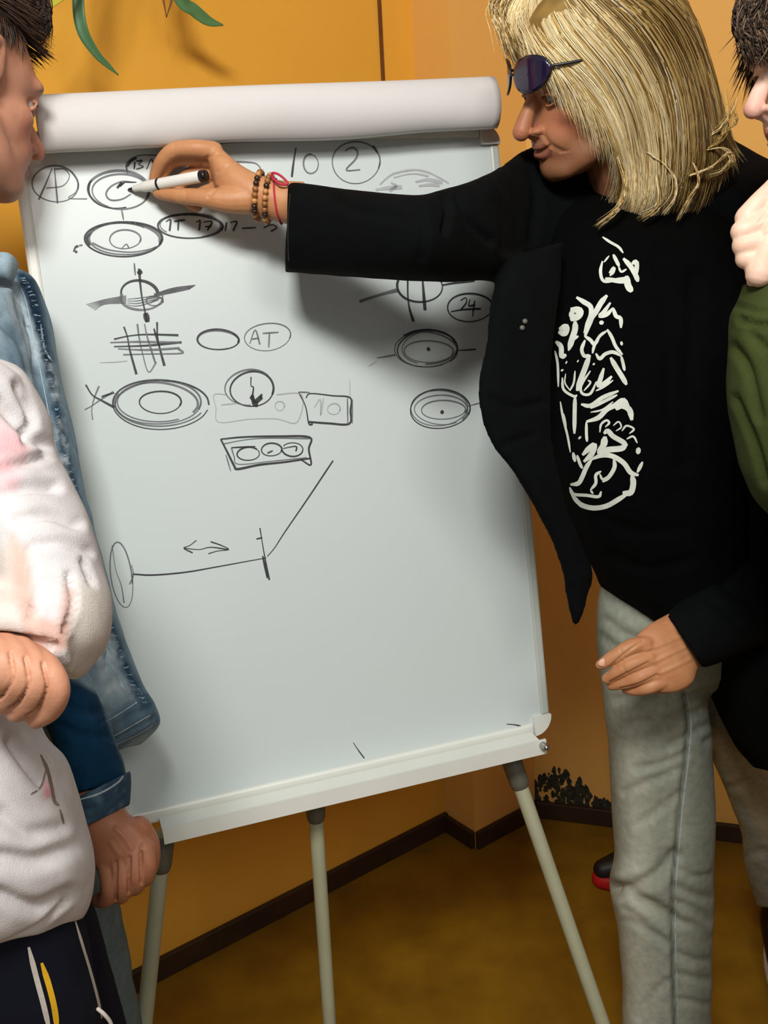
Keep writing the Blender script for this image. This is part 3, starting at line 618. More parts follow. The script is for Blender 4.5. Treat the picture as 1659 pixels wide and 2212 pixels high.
# ------------------------------------------------------------------ the blond man at the board
man = empty('person', (.47, 1.45, 0)); tag(man, 'person with shoulder-length blond hair in black jacket and grey jeans drawing on the board', 'person')
def head_basis(side, turn, bow, roll):
    """side: -1 faces picture left, +1 right; turn towards the camera; bow forward; roll about the face axis (radians)"""
    h = side*RT*cos(turn)-FW*sin(turn); up_ = UP*cos(bow)+h*sin(bow); f_ = h*cos(bow)-UP*sin(bow)
    up_ = np.array(Matrix.Rotation(roll, 3, Vector(f_)) @ Vector(up_)); return np.column_stack([np.cross(f_, up_), f_, up_])
HM = head_basis(-1, radians(11), radians(22), radians(-22)); HS = .97
HCn = P(1118, 288, 1.33)-HS*(HM@np.array(HEADPTS['nose']))
neck_b = P(1385, 470, 1.48)
hd, HL = head_mesh(HCn, HM, HS, .0017, smile=1.0, nose=1.12, neck=([HCn+HS*(HM@np.array((0, -.022, -.06))), HCn+HS*(HM@np.array((0, -.035, -.12))), neck_b], [.052, .054, .062]))
body = MB(); J = stand_joints((.47, 1.45, .95), (-.4, -1, 0), 1.80)
J['shR'] = P(1240, 540, 1.52); J['elbR'] = P(890, 510, 1.205); J['wrR'] = P(640, 440, 1.285); J['shL'] = P(1690, 470, 1.44); J['elbL'] = P(1760, 1180, 1.42); J['wrL'] = P(1500, 1380, 1.34)
J['neckb'] = P(1420, 520, 1.53); J['neck'] = P(1400, 450, 1.49); J['chest'] = P(1410, 720, 1.45); J['waist'] = P(1420, 1050, 1.47); J['pelvis'] = P(1460, 1330, 1.53)
J['hipR'] = P(1420, 1400, 1.55); J['kneeR'] = P(1432, 1880, 1.645); J['ankleR'] = P(1445, 2325, 1.76); J['toeR'] = J['ankleR']+np.array([-.08, -.1, -.05])
J['hipL'] = P(1530, 1400, 1.60); J['kneeL'] = P(1640, 1780, 1.86); J['ankleL'] = P(1710, 2025, 2.10); J['toeL'] = J['ankleL']+np.array([-.02, -.14, -.05])
J['armR'] = P(1110, 500, 1.39); limbs(body, J, dict(R=.9, L=.58), .66); body = body.remesh(.007, 3)
# writing hand (his right)
hb = board_d(400, 400)
h1 = MB(); d0 = hb-.055
h1.add(*loft([(655, 394, 655, 488, 1.283, .026, .026), (603, 391, 606, 480, 1.287, .026, .026), (560, 379, 556, 466, d0+.002, .026, .026), (520, 358, 522, 458, d0+.004, .026, .024), (487, 330, 492, 446, d0+.006, .024, .022), (462, 307, 470, 420, d0+.008, .02, .022), (452, 312, 458, 380, d0+.008, .014, .016)], n=28, cap=(.01, .008)))
fin = lambda st: h1.add(*pchain(st, k=5, n=16))
fin([(462, 326, d0+.004, .0125), (425, 321, d0-.004, .0115), (378, 324, d0, .0105), (352, 345, d0+.010, .0095), (338, 372, d0+.022, .0085), (333, 390, d0+.028, .0072)])
fin([(462, 345, d0+.020, .0125), (420, 340, d0+.016, .0112), (374, 346, d0+.022, .0102), (352, 372, d0+.030, .0092), (345, 402, d0+.036, .0078)])
fin([(472, 375, d0+.032, .012), (425, 372, d0+.034, .0105), (385, 400, d0+.040, .0095), (392, 428, d0+.040, .0085)])
fin([(485, 410, d0+.034, .011), (445, 415, d0+.040, .0095), (410, 436, d0+.042, .0085), (425, 446, d0+.040, .008)])
fin([(535, 430, d0-.002, .020), (490, 432, d0-.006, .0165), (440, 427, d0-.006, .0122), (395, 424, d0+.004, .0105), (352, 419, d0+.016, .0085), (340, 417, d0+.020, .007)])
h1 = h1.remesh(.0017, 4)
creases(h1, [([(478, 330), (440, 345), (432, 360)], 6, .0012), ([(505, 352), (470, 372)], 5, .001), ([(470, 405), (450, 425)], 5, .0015), ([(378, 306), (372, 335)], 4, .0008), ([(545, 380), (548, 462)], 5, .0007), ([(400, 412), (402, 436)], 4, .0006)])
# resting hand (his left)
h2 = MB(); e0 = 1.325
h2.add(*loft([(1490, 1300, 1560, 1420, 1.36, .022, .022), (1440, 1328, 1512, 1438, 1.345, .022, .022), (1404, 1348, 1496, 1474, e0+.004, .019, .019), (1376, 1372, 1462, 1494, e0-.002, .017, .017), (1364, 1388, 1430, 1497, e0-.004, .014, .015)], n=28, cap=(.01, .012)))
f2 = lambda st: h2.add(*pchain(st, k=5, n=16))
f2([(1395, 1392, e0-.006, .0125), (1362, 1398, e0-.012, .0112), (1330, 1416, e0-.010, .0098), (1308, 1430, e0-.006, .0085), (1297, 1436, e0-.004, .0068)])
f2([(1402, 1420, e0-.008, .0125), (1366, 1434, e0-.014, .0110), (1334, 1452, e0-.006, .0096), (1312, 1466, e0+.004, .0080)])
f2([(1415, 1446, e0-.008, .0120), (1382, 1462, e0-.012, .0105), (1350, 1474, e0-.002, .0092), (1322, 1480, e0+.010, .0076)])
f2([(1432, 1470, e0-.006, .0112), (1402, 1484, e0-.008, .0098), (1376, 1490, e0+.002, .0085), (1352, 1488, e0+.012, .0070)])
f2([(1470, 1470, e0+.012, .014), (1430, 1480, e0+.026, .012), (1390, 1478, e0+.032, .010), (1350, 1470, e0+.034, .0085)])
h2 = h2.remesh(.0015, 5)
creases(h2, [([(1388, 1384), (1350, 1412), (1312, 1446)], 4, .0015), ([(1400, 1432), (1360, 1452), (1318, 1474)], 4, .0016), ([(1420, 1458), (1380, 1478), (1340, 1488)], 4, .0016), ([(1395, 1405), (1440, 1388), (1470, 1375)], 6, -.0012), ([(1410, 1432), (1450, 1412), (1480, 1398)], 6, -.0012), ([(1425, 1455), (1460, 1440), (1490, 1425)], 6, -.0010), ([(1340, 1404), (1350, 1420)], 4, .0006), ([(1345, 1440), (1354, 1456)], 4, .0006)])
cb_ = np.tile(lin('#B97F58'), (len(body.v), 1)); ch_ = skin_col(HL, '#AE7A56', lip='#8A5442', brow='#6A4A2A', stubble='#5E4230')
def hand_col(mb, base, knuck):
    V = mb.arr(); c = np.tile(lin(base), (len(V), 1)); n_ = nz(V, .012, 3); return mixc(c, .35*np.clip(n_, 0, 1), knuck)
c1 = hand_col(h1, '#C58F62', '#B0704C'); c2 = hand_col(h2, '#C08A60', '#AE6C4A')
full = MB(); full.v = body.v; full.f = body.f; full.mi = body.mi
for q in (hd, h1, h2): full.join(q)
o = full.build('body', M_skin, man); paint(o, np.concatenate([cb_, ch_, c1, c2]))
eyes(HCn, HM, HS, man, '#3A3A34', (0, 1, -.25))
# nails of the resting hand
for (u, v, d, s) in ((1303, 1431, e0-.012, .0062), (1318, 1461, e0-.002, .005)):
    mb = MB(); ax = nrm(P(u-10, v+5, d)-P(u, v, d)); yy = nrm(np.cross(ax, FW)); mb.add(*ell(P(u, v, d), (s*1.15, s*.8, .0016), np.column_stack([ax, yy, np.cross(ax, yy)]))); q = mb.build('fingernail', M_skin, man); paint(q, np.tile(lin('#E0B49C'), (len(mb.v), 1)))

# ---- trousers
tr_ = MB()
tr_.add(*loft([(1318, 1200, 1600, 1230, 1.50, .10, .11), (1298, 1290, 1600, 1320, 1.52, .105, .115), (1293, 1370, 1600, 1400, 1.53, .105, .11), (1299, 1450, 1560, 1470, 1.545, .10, .10), (1304, 1490, 1520, 1510, 1.55, .09, .09), (1317, 1600, 1530, 1615, 1.575, .085, .085), (1325, 1730, 1537, 1738, 1.605, .082, .08), (1331, 1840, 1538, 1845, 1.63, .08, .075), (1319, 1912, 1537, 1910, 1.645, .082, .07), (1338, 2011, 1536, 2011, 1.67, .074, .07), (1347, 2120, 1534, 2120, 1.70, .070, .07), (1347, 2215, 1531, 2215, 1.725, .068, .068), (1343, 2310, 1537, 2310, 1.75, .068, .07)], n=44, k=5, sq=2.3, cap=(.0, .0)))
tr_.add(*loft([(1440, 1330, 1640, 1330, 1.60, .09, .09), (1450, 1430, 1640, 1400, 1.61, .09, .09), (1470, 1492, 1630, 1440, 1.62, .085, .085), (1520, 1583, 1650, 1520, 1.68, .078, .078), (1554, 1668, 1680, 1620, 1.75, .074, .074), (1590, 1750, 1715, 1720, 1.82, .07, .07), (1608, 1810, 1728, 1795, 1.87, .068, .068), (1614, 1862, 1735, 1860, 1.92, .064, .064), (1626, 1915, 1745, 1920, 1.98, .062, .062), (1641, 1958, 1752, 1968, 2.03, .062, .062)], n=40, k=5, sq=2.2))
tr_ = tr_.remesh(.0042, 4)
SEAM = [(1474, 1495), (1484, 1560), (1478, 1640), (1466, 1740), (1458, 1830), (1452, 1900), (1450, 2000), (1452, 2100), (1456, 2212), (1460, 2330)]
cl = [(SEAM, 6, .0035)]
for a in ([(1320, 1300), (1370, 1330), (1400, 1345)], [(1310, 1340), (1350, 1370), (1395, 1385)], [(1302, 1375), (1330, 1400)], [(1340, 1290), (1390, 1320)],
          [(1330, 1512), (1370, 1508), (1420, 1515)], [(1380, 1660), (1430, 1650), (1480, 1628)], [(1350, 1710), (1400, 1690), (1465, 1660)], [(1380, 1780), (1430, 1745), (1465, 1715)],
          [(1440, 1560), (1480, 1540)], [(1450, 1610), (1485, 1590)], [(1400, 1560), (1350, 1570)]): cl.append((a, 14, .0032))
for a in ([(1322, 1918), (1370, 1915), (1420, 1890), (1455, 1850)], [(1325, 1925), (1380, 1945), (1450, 1985)]): cl.append((a, 22, .009))
for a in ([(1470, 1880), (1500, 1895), (1535, 1890)], [(1460, 1915), (1500, 1935), (1536, 1940)], [(1462, 1950), (1500, 1965), (1534, 1985)], [(1460, 1990), (1500, 2000), (1534, 2030)], [(1462, 2060), (1500, 2075), (1534, 2075)], [(1465, 2105), (1500, 2115), (1530, 2118)], [(1360, 1990), (1400, 2010), (1445, 2040)], [(1380, 2200), (1410, 2150), (1440, 2120)], [(1345, 1960), (1390, 1990)], [(1470, 2160), (1530, 2170)],
          [(1475, 1515), (1530, 1490), (1560, 1480)], [(1490, 1545), (1540, 1520), (1575, 1510)], [(1510, 1575), (1560, 1552)], [(1525, 1600), (1580, 1575), (1610, 1570)], [(1580, 1700), (1640, 1680)], [(1610, 1850), (1650, 1840)]): cl.append((a, 13, .0032))
creases(tr_, cl); wrinkle(tr_, .0022, .09, 2)
V = tr_.arr(); u, v = proj(V)
c = np.tile(lin('#A2A594'), (len(V), 1)); n1 = nz(V, .05, 1); n2 = nz(V, .018, 5)
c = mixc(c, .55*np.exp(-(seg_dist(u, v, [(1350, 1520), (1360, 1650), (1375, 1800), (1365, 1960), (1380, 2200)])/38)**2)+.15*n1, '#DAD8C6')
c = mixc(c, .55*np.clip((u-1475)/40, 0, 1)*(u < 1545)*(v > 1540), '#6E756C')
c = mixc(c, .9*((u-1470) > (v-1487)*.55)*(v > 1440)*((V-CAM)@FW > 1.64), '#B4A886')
c = mixc(c, .75*np.exp(-(seg_dist(u, v, SEAM)/4.5)**2)*((V-CAM)@FW < 1.72), '#3C423C')
c = mixc(c, .12*np.clip(n2, 0, 1), '#5E655E')
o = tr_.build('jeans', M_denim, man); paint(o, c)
surf_ribbons(tr_.bvh(), [([(a+9, b) for a, b in SEAM[:9]], 2.2)], 'seam_stitching', M_stitch, o)
bt = tr_.bvh()
shoe(J['ankleR'], (-.5, -1), M_shoe, man); shoe(J['ankleL']+np.array([-.01, .02, 0]), (-.25, -1), M_shoe, man)
# ---- T-shirt
ts = MB()
ts.add(*loft([(1250, 405, 1500, 400, 1.48, .05, .06), (1180, 425, 1600, 425, 1.47, .085, .09), (1165, 520, 1625, 520, 1.43, .115, .10), (1150, 660, 1630, 660, 1.425, .125, .11), (1155, 850, 1625, 850, 1.43, .13, .11), (1180, 1000, 1615, 1000, 1.44, .13, .11), (1225, 1120, 1605, 1130, 1.455, .13, .11), (1284, 1225, 1605, 1270, 1.475, .128, .12), (1305, 1270, 1605, 1345, 1.485, .124, .12), (1345, 1306, 1605, 1390, 1.49, .118, .12), (1385, 1334, 1600, 1420, 1.495, .112, .12)], n=48, k=6, sq=2.4))
ts = ts.remesh(.005, 6)
creases(ts, [([(1420, 560), (1440, 700), (1450, 900)], 22, .005), ([(1500, 600), (1490, 800), (1480, 1000)], 26, .006), ([(1300, 1120), (1380, 1150), (1480, 1140)], 18, .004), ([(1320, 1200), (1400, 1230), (1500, 1210)], 18, .005)]); wrinkle(ts, .0025, .09, 4)
tee = ts.build('t_shirt', M_tee, man); btee = ts.bvh()
kt = mapper(1180, 480, 3.458)
PR = [([(420, 110), (480, 150), (540, 185), (575, 230)], 12), ([(420, 290), (405, 370), (430, 440), (520, 430), (610, 410)], 14), ([(440, 420), (540, 440), (600, 440)], 20), ([(600, 400), (610, 470), (640, 520)], 30), ([(575, 270), (630, 330), (670, 400), (685, 445)], 22), ([(640, 310), (675, 300), (672, 400)], 20), ([(500, 240), (525, 290), (545, 330)], 16), ([(470, 380), (505, 340), (500, 370), (475, 400)], 14), ([(430, 300), (470, 250)], 8), ([(540, 330), (560, 370), (600, 350)], 10),
      ([(225, 560), (280, 595), (330, 630), (335, 690), (310, 760), (285, 830)], 22), ([(455, 545), (410, 600), (370, 670), (335, 720), (290, 850)], 24), ([(180, 650), (250, 660), (240, 700), (180, 730)], 30), ([(190, 660), (190, 720)], 24), ([(95, 800), (150, 780), (140, 830), (90, 820)], 26), ([(215, 740), (215, 800), (190, 880), (170, 950)], 26), ([(240, 850), (200, 880), (165, 960)], 14), ([(70, 890), (110, 930), (115, 1000), (150, 990)], 22), ([(285, 850), (330, 880), (360, 910), (400, 850)], 16), ([(290, 880), (265, 950), (285, 1000), (320, 990)], 16), ([(480, 600), (430, 670), (400, 700), (450, 690), (500, 640)], 18), ([(500, 640), (520, 700), (555, 720), (558, 790)], 18), ([(410, 735), (415, 765)], 20), ([(455, 800), (490, 860), (520, 930), (570, 990)], 15), ([(455, 810), (400, 850), (360, 920), (345, 980)], 13), ([(560, 890), (565, 920)], 12), ([(370, 980), (400, 1020), (440, 985), (500, 970), (560, 1000)], 16), ([(560, 1000), (575, 1060), (585, 1110)], 14), ([(480, 1010), (520, 1080), (570, 1160), (600, 1215)], 22), ([(500, 1060), (560, 1130)], 14),
      ([(65, 960), (85, 1060), (90, 1230)], 11), ([(325, 990), (290, 1090), (255, 1180), (230, 1260)], 24), ([(120, 1160), (130, 1250), (205, 1300), (230, 1290)], 12), ([(215, 1110), (205, 1200), (175, 1260)], 9), ([(145, 1130), (140, 1200), (180, 1260)], 6), ([(330, 1110), (260, 1220), (270, 1280), (330, 1280), (375, 1190)], 12), ([(310, 1180), (330, 1200), (280, 1260)], 8), ([(430, 1090), (405, 1170), (390, 1220), (440, 1200), (490, 1150)], 20), ([(370, 1260), (430, 1230), (500, 1180)], 9), ([(215, 1300), (212, 1420), (210, 1580)], 18), ([(105, 1340), (125, 1460), (160, 1600), (180, 1720)], 10), ([(130, 1430), (150, 1530)], 8), ([(260, 1360), (330, 1370), (420, 1310), (540, 1260)], 18), ([(330, 1390), (430, 1340), (530, 1290)], 14), ([(330, 1420), (420, 1400), (500, 1340)], 8), ([(300, 1490), (390, 1460), (450, 1400), (510, 1370), (580, 1330), (630, 1420)], 22), ([(520, 1400), (560, 1370), (620, 1400), (640, 1480)], 26), ([(300, 1490), (300, 1580), (305, 1640)], 13), ([(400, 1570), (410, 1510), (450, 1480), (470, 1500), (440, 1530)], 10), ([(500, 1520), (540, 1490), (560, 1530), (520, 1560)], 7), ([(565, 1560), (600, 1520), (655, 1545), (620, 1580)], 9), ([(430, 1580), (460, 1560), (500, 1600), (570, 1640), (605, 1670)], 22), ([(430, 1640), (400, 1720), (460, 1700), (560, 1690), (600, 1660)], 26), ([(440, 1600), (425, 1690)], 30), ([(600, 1620), (650, 1600), (680, 1650)], 9), ([(670, 1705), (705, 1710)], 30), ([(270, 1740), (320, 1690), (360, 1665), (340, 1730), (280, 1790)], 24), ([(200, 1720), (215, 1790)], 16), ([(230, 1740), (250, 1800), (270, 1840)], 14), ([(240, 1620), (260, 1600)], 9),
      ([(340, 1770), (300, 1830), (270, 1900), (240, 1950), (180, 1960)], 20), ([(340, 1770), (420, 1740), (500, 1750), (580, 1800), (630, 1870), (690, 1890)], 22), ([(505, 1770), (510, 1830), (470, 1900), (420, 1940)], 18), ([(410, 1860), (370, 1890), (370, 1950), (330, 2000)], 14), ([(400, 1880), (420, 1920), (460, 1900)], 10), ([(720, 1790), (680, 1870)], 16), ([(640, 1890), (650, 1950), (630, 2020), (570, 2020)], 26), ([(175, 1980), (200, 2030), (300, 2040), (390, 2050), (410, 2010)], 14), ([(220, 2060), (260, 2110), (350, 2135), (450, 2120), (540, 2070), (620, 2020)], 22), ([(180, 1990), (215, 2070), (260, 2115)], 16), ([(330, 2000), (350, 2030)], 10), ([(145, 1045), (155, 1050)], 14), ([(232, 1035), (240, 1040)], 13), ([(115, 1100), (122, 1112)], 14), ([(350, 1055), (360, 1065)], 12)]
for kx, (r0_, r1_, lb) in enumerate(((0, 10, 'small white print near the neck'), (10, len(PR), 'tall white line-art print on the chest'))):
    surf_ribbons(btee, [(kt(p), wdt*1.7/3.458) for p, wdt in PR[r0_:r1_]], 'shirt_print', M_print, tee, label=lb, lift=.002)
# ---- jacket
jk = MB()
jk.add(*loft([(622, 399, 618, 584, 1.285, .052, .052), (700, 406, 700, 591, 1.255, .054, .054), (800, 421, 800, 598, 1.22, .058, .058), (900, 432, 900, 604, 1.20, .064, .064), (955, 420, 965, 605, 1.22, .068, .068), (1005, 408, 1030, 602, 1.26, .072, .072), (1060, 384, 1085, 612, 1.305, .08, .08), (1110, 346, 1135, 650, 1.385, .07, .08), (1170, 318, 1200, 700, 1.455, .075, .08), (1290, 350, 1300, 720, 1.49, .085, .08)], n=40, k=5, sq=2.2))
jk.add(*loft([(1090, 560, 1215, 520, 1.30, .02, .02, .03), (1066, 640, 1205, 640, 1.285, .018, .018, .04), (1052, 740, 1190, 745, 1.275, .013, .013, .04), (1036, 850, 1186, 860, 1.27, .011, .011, .05), (1058, 945, 1190, 955, 1.275, .011, .011, .05), (1116, 1030, 1208, 1045, 1.29, .011, .011, .045), (1176, 1125, 1228, 1125, 1.31, .011, .011, .03), (1212, 1215, 1278, 1230, 1.33, .010, .010, .02), (1225, 1290, 1268, 1285, 1.34, .009, .009, .01), (1233, 1335, 1256, 1335, 1.345, .007, .007), (1239, 1352, 1248, 1352, 1.345, .005, .005)], n=36, k=6, sq=3))
jk.add(*loft([(1330, 395, 1560, 290, 1.47, .05, .06), (1300, 430, 1640, 340, 1.46, .07, .09), (1470, 480, 1720, 400, 1.44, .10, .10), (1490, 600, 1790, 560, 1.44, .13, .12), (1505, 800, 1800, 800, 1.45, .13, .12), (1510, 1000, 1805, 1000, 1.46, .13, .12), (1510, 1250, 1810, 1250, 1.49, .13, .12), (1516, 1420, 1812, 1460, 1.50, .125, .12), (1562, 1528, 1815, 1580, 1.515, .11, .11), (1604, 1612, 1815, 1660, 1.53, .10, .10), (1645, 1662, 1815, 1700, 1.54, .085, .09)], n=40, k=5, sq=2.3))
jk.add(*loft([(1440, 1327, 1516, 1441, 1.345, .042, .042), (1500, 1275, 1590, 1410, 1.36, .052, .052), (1590, 1210, 1700, 1360, 1.39, .058, .058), (1680, 1130, 1800, 1270, 1.42, .060, .060), (1715, 1000, 1850, 1060, 1.43, .064, .064), (1715, 800, 1850, 800, 1.43, .066, .066), (1700, 600, 1840, 560, 1.43, .07, .07), (1640, 440, 1770, 420, 1.44, .06, .07)], n=36, k=5, sq=2.2))
jk.add(*loft([(1200, 440, 1420, 330, 1.50, .04, .07), (1190, 560, 1600, 430, 1.49, .04, .09), (1185, 800, 1700, 800, 1.52, .01, .07), (1215, 1050, 1700, 1050, 1.53, .01, .07), (1300, 1250, 1700, 1250, 1.56, .01, .07)], n=36, k=5))
jk = jk.remesh(.0045, 4)
creases(jk, [([(955, 415), (968, 450), (960, 500)], 10, .009), ([(985, 410), (1010, 470), (1060, 520)], 12, .007), ([(1040, 395), (1080, 460), (1090, 540)], 14, .006), ([(890, 440), (915, 480), (910, 560)], 14, .004), ([(700, 410), (760, 450), (860, 470)], 14, .003), ([(1140, 340), (1160, 420), (1150, 520)], 16, .006), ([(1060, 860), (1110, 880), (1170, 870)], 14, .004), ([(1090, 960), (1150, 940)], 12, .003), ([(1530, 1290), (1590, 1340)], 12, .005), ([(1560, 1260), (1640, 1320)], 12, .005), ([(1560, 700), (1580, 900), (1570, 1100)], 20, .006)]); wrinkle(jk, .0025, .08, 9)
jo = jk.build('jacket', M_black, man)
bj = jk.bvh()
surf_ribbons(bj, [([(628, 402), (622, 490), (624, 582)], 2)], 'cuff_edge', M_blackpl, jo, lift=.001)
for (uu, vv) in ((1134, 694), (1128, 708)):
    r = nrm(P(uu, vv, 1)-CAM); h = bj.ray_cast(Vector(CAM), Vector(r))
    if h[0]: mb = MB(); mb.add(*ell(np.array(h[0])-r*.0015, (.0035, .0035, .002), np.column_stack([RT, UP, FW]))); mb.build('button', M_gray, jo)

# ---- hair of the blond man
rnd = random.Random(11)
hs = MB(); TH = lambda p: HCn+HS*(HM@np.asarray(p, float))
hs.add(*ell(TH((0, -.018, .040)), (.086*HS, .106*HS, .090*HS), HM, 28, 18))
hs.add(*loft([(1100, -40, 1470, -30, 1.39, .06, .07), (1082, 25, 1492, 20, 1.385, .085, .09), (1112, 105, 1520, 100, 1.385, .098, .10), (1215, 190, 1538, 190, 1.39, .10, .10), (1275, 260, 1555, 270, 1.395, .098, .10), (1312, 330, 1560, 340, 1.405, .095, .09), (1330, 395, 1520, 395, 1.415, .085, .07), (1326, 432, 1480, 430, 1.405, .07, .05), (1330, 450, 1450, 450, 1.40, .05, .03)], n=40, k=5, cap=(.02, .01)))
hs = hs.remesh(.004, 6)
# keep the shell clear of the face
L = (hs.arr()-HCn)@HM/HS
shell = hs.build('hair_mass', M_hair, man); bh = hs.bvh()
uu, vv = proj(hs.arr()); cc = np.tile(lin('#6A5228'), (len(hs.v), 1)); paint(shell, mixc(cc, .5*nz(hs.arr(), .02, 2)+.35, '#A48748'))
GD = [[(1135, -30), (1100, 20), (1098, 70), (1112, 120)], [(1145, -30), (1112, 40), (1112, 100), (1140, 150)], [(1155, -30), (1130, 50), (1170, 112), (1255, 178), (1316, 250), (1344, 330), (1356, 392)],
      [(1165, -35), (1145, 55), (1195, 116), (1280, 182), (1330, 265), (1356, 340), (1362, 410), (1336, 455), (1298, 490)],
      [(1180, -40), (1190, 50), (1255, 125), (1320, 205), (1350, 300), (1368, 390), (1358, 450), (1328, 486)], [(1200, -40), (1245, 40), (1320, 115), (1380, 210), (1398, 310), (1405, 400), (1390, 465), (1362, 492)],
      [(1230, -45), (1305, 25), (1380, 110), (1430, 210), (1442, 320), (1440, 420), (1412, 488)], [(1270, -45), (1370, 15), (1435, 100), (1474, 210), (1482, 325), (1475, 420), (1438, 482)],
      [(1320, -50), (1420, 10), (1478, 110), (1510, 220), (1520, 320), (1508, 400), (1474, 465)], [(1370, -50), (1462, 20), (1512, 130), (1540, 240), (1552, 320), (1542, 380), (1522, 425)], [(1400, -45), (1482, 30), (1528, 150), (1552, 250), (1574, 315), (1592, 340)]]
un = MB(); un.v = hs.arr().copy(); un.f = list(hs.f); un.mi = list(hs.mi); un.join(hd); bu_ = un.bvh()
st, tt = hair_on_shell(bu_, GD, 5200, rnd, jit=6, off=.014)
for S in st:                                               # soft waves
    m = len(S); a = rnd.uniform(.0, .0035); ph = rnd.random()*6; S += (a*np.sin(np.linspace(0, rnd.uniform(5, 10), m)+ph)*np.linspace(.2, 1, m))[:, None]*RT
cols = []; rad = []
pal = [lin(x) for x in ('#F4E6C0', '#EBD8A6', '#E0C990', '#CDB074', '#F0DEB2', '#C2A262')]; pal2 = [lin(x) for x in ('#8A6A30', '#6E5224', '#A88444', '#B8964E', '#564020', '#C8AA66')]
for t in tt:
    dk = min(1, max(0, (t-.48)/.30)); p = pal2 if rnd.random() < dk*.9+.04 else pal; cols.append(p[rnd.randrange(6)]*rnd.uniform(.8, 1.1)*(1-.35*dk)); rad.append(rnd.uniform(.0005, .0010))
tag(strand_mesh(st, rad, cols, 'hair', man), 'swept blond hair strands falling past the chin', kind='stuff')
# back of the head: strands hanging behind
def back_strands(bvh, us, v0, v1, count, rnd, depth=3.0):
    out = []
    for _ in range(count):
        u = rnd.uniform(*us); pts = []; last = None; o = .008*rnd.random()
        for k in range(16):
            v = v0+(v1-v0)*k/15+rnd.gauss(0, 1.5); far = P(u+(v-v0)*.06, v, depth); r = nrm(CAM-far); h = bvh.ray_cast(Vector(far), Vector(r))
            if h[0] is not None: last = np.array(h[0])-r*o; pts.append(last)
        if len(pts) > 5: out.append(np.array(pts))
    return out
bs = back_strands(bh, (1150, 1550), -30, 480, 700, rnd)
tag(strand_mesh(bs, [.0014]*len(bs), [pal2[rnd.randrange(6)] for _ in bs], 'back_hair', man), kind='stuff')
# loose curls: flipped ends on the right and thin light locks
loose = []
def lock(pts, d, n, sp, r=.0009):
    for _ in range(n):
        ju, jv = rnd.gauss(0, sp), rnd.gauss(0, sp); A = cr(pts, 6); loose.append(np.array([P(a+ju*(.4+i/len(A)), b+jv*(.4+i/len(A)), d+rnd.gauss(0, .002)) for i, (a, b) in enumerate(A)]))
for pts, n, sp in (([(1500, 310), (1545, 285), (1575, 250), (1590, 215)], 10, 3), ([(1530, 320), (1555, 300), (1570, 260), (1562, 190)], 10, 4), ([(1490, 380), (1540, 360), (1575, 330), (1580, 345), (1560, 370), (1535, 378)], 12, 3), ([(1500, 330), (1560, 320), (1582, 345), (1575, 360)], 8, 3), ([(1440, 300), (1490, 340), (1510, 390), (1490, 430), (1465, 475)], 14, 3), ([(1400, 330), (1450, 370), (1458, 420), (1430, 460)], 12, 3), ([(1335, 340), (1352, 400), (1335, 450), (1292, 487)], 26, 4), ([(1420, 380), (1425, 440), (1385, 470)], 14, 4), ([(1560, 290), (1590, 265), (1585, 240)], 8, 3), ([(1130, -20), (1085, -5), (1070, 20), (1085, 60), (1100, 105)], 60, 8), ([(1150, -25), (1100, -10), (1082, 30), (1095, 80), (1112, 120)], 60, 8), ([(1120, -10), (1068, 0), (1066, 25)], 20, 5)):
    lock(pts, 1.315 if pts[0][0] > 1250 else 1.35, n, sp)
tag(strand_mesh(loose, [.0007]*len(loose), [(pal+pal2)[rnd.randrange(12)] for _ in loose], 'loose_locks', man), 'stray curling ends of blond hair', kind='stuff')

# ---- things he holds and wears
mk = empty('whiteboard_marker', P(276, 410, board_d(276, 410)-.001)); tag(mk, 'white whiteboard marker with black end held in the drawing hand', 'marker')
n0 = P(276, 410, board_d(276, 410)-.001); n1 = P(446, 379, d0-.020); ax = nrm(n1-n0); LL = np.linalg.norm(n1-n0)
def turned(prof, name, mat):
    mb = MB(); x = nrm(np.cross(ax, [0, 0, 1])); y = np.cross(ax, x); out = [n0+ax*a+r*(np.cos(T)[:, None]*x+np.sin(T)[:, None]*y) for a, r in prof for T in [np.linspace(0, 2*pi, 24, endpoint=False)]]
    mb.add(*rings_mesh(out)); return mb.build(name, mat, mk)
turned([(0, .0006), (.002, .0018), (.008, .0026), (.010, .0026)], 'nib', M_blackpl)
turned([(.009, .0030), (.011, .0042), (.020, .0048), (.028, .0070), (.032, .0074), (LL-.010, .0078), (LL-.008, .0074)], 'barrel', M_marker)
turned([(LL-.009, .0076), (LL-.002, .0076), (LL, .0068)], 'end_plug', M_blackpl)
turned([(.050, .00782), (.052, .0080), (.0535, .00782)], 'barrel_ring', M_blackpl)
bwr = h1.bvh()
def around(cu, cv, d, tilt, n, lift):
    c0 = P(cu, cv, d); ax_ = nrm(P(603, 437, 1.287)-P(545, 423, 1.287)+np.array([0, 0, tilt])); upv = nrm(UP-ax_*(UP@ax_)); dep = np.cross(upv, ax_); out = []
    for k in range(n):
        a = 2*pi*k/n; dr = upv*cos(a)+dep*sin(a); h = bwr.ray_cast(Vector(c0+dr*.09), Vector(-dr)); out.append((np.array(h[0]) if h[0] is not None else c0+dr*.03)+dr*lift)
    return out
def wristband(cu, cv, d, label, beads, r, mats, tilt):
    e = empty('beaded_bracelet', P(cu, cv, d)); tag(e, label, 'bracelet'); pts = around(cu, cv, d, tilt, beads, r*.95)
    for k, c in enumerate(pts):
        mb = MB(); mb.add(*ell(c, (r, r, r), n=12, m=8)); mb.build('bead', mats[k*7 % len(mats)], e)
    mb = MB(); mb.add(*chain(pts+[pts[0]], [.0008]*(beads+1), k=1, n=6)); mb.build('cord', M_beadd, e)
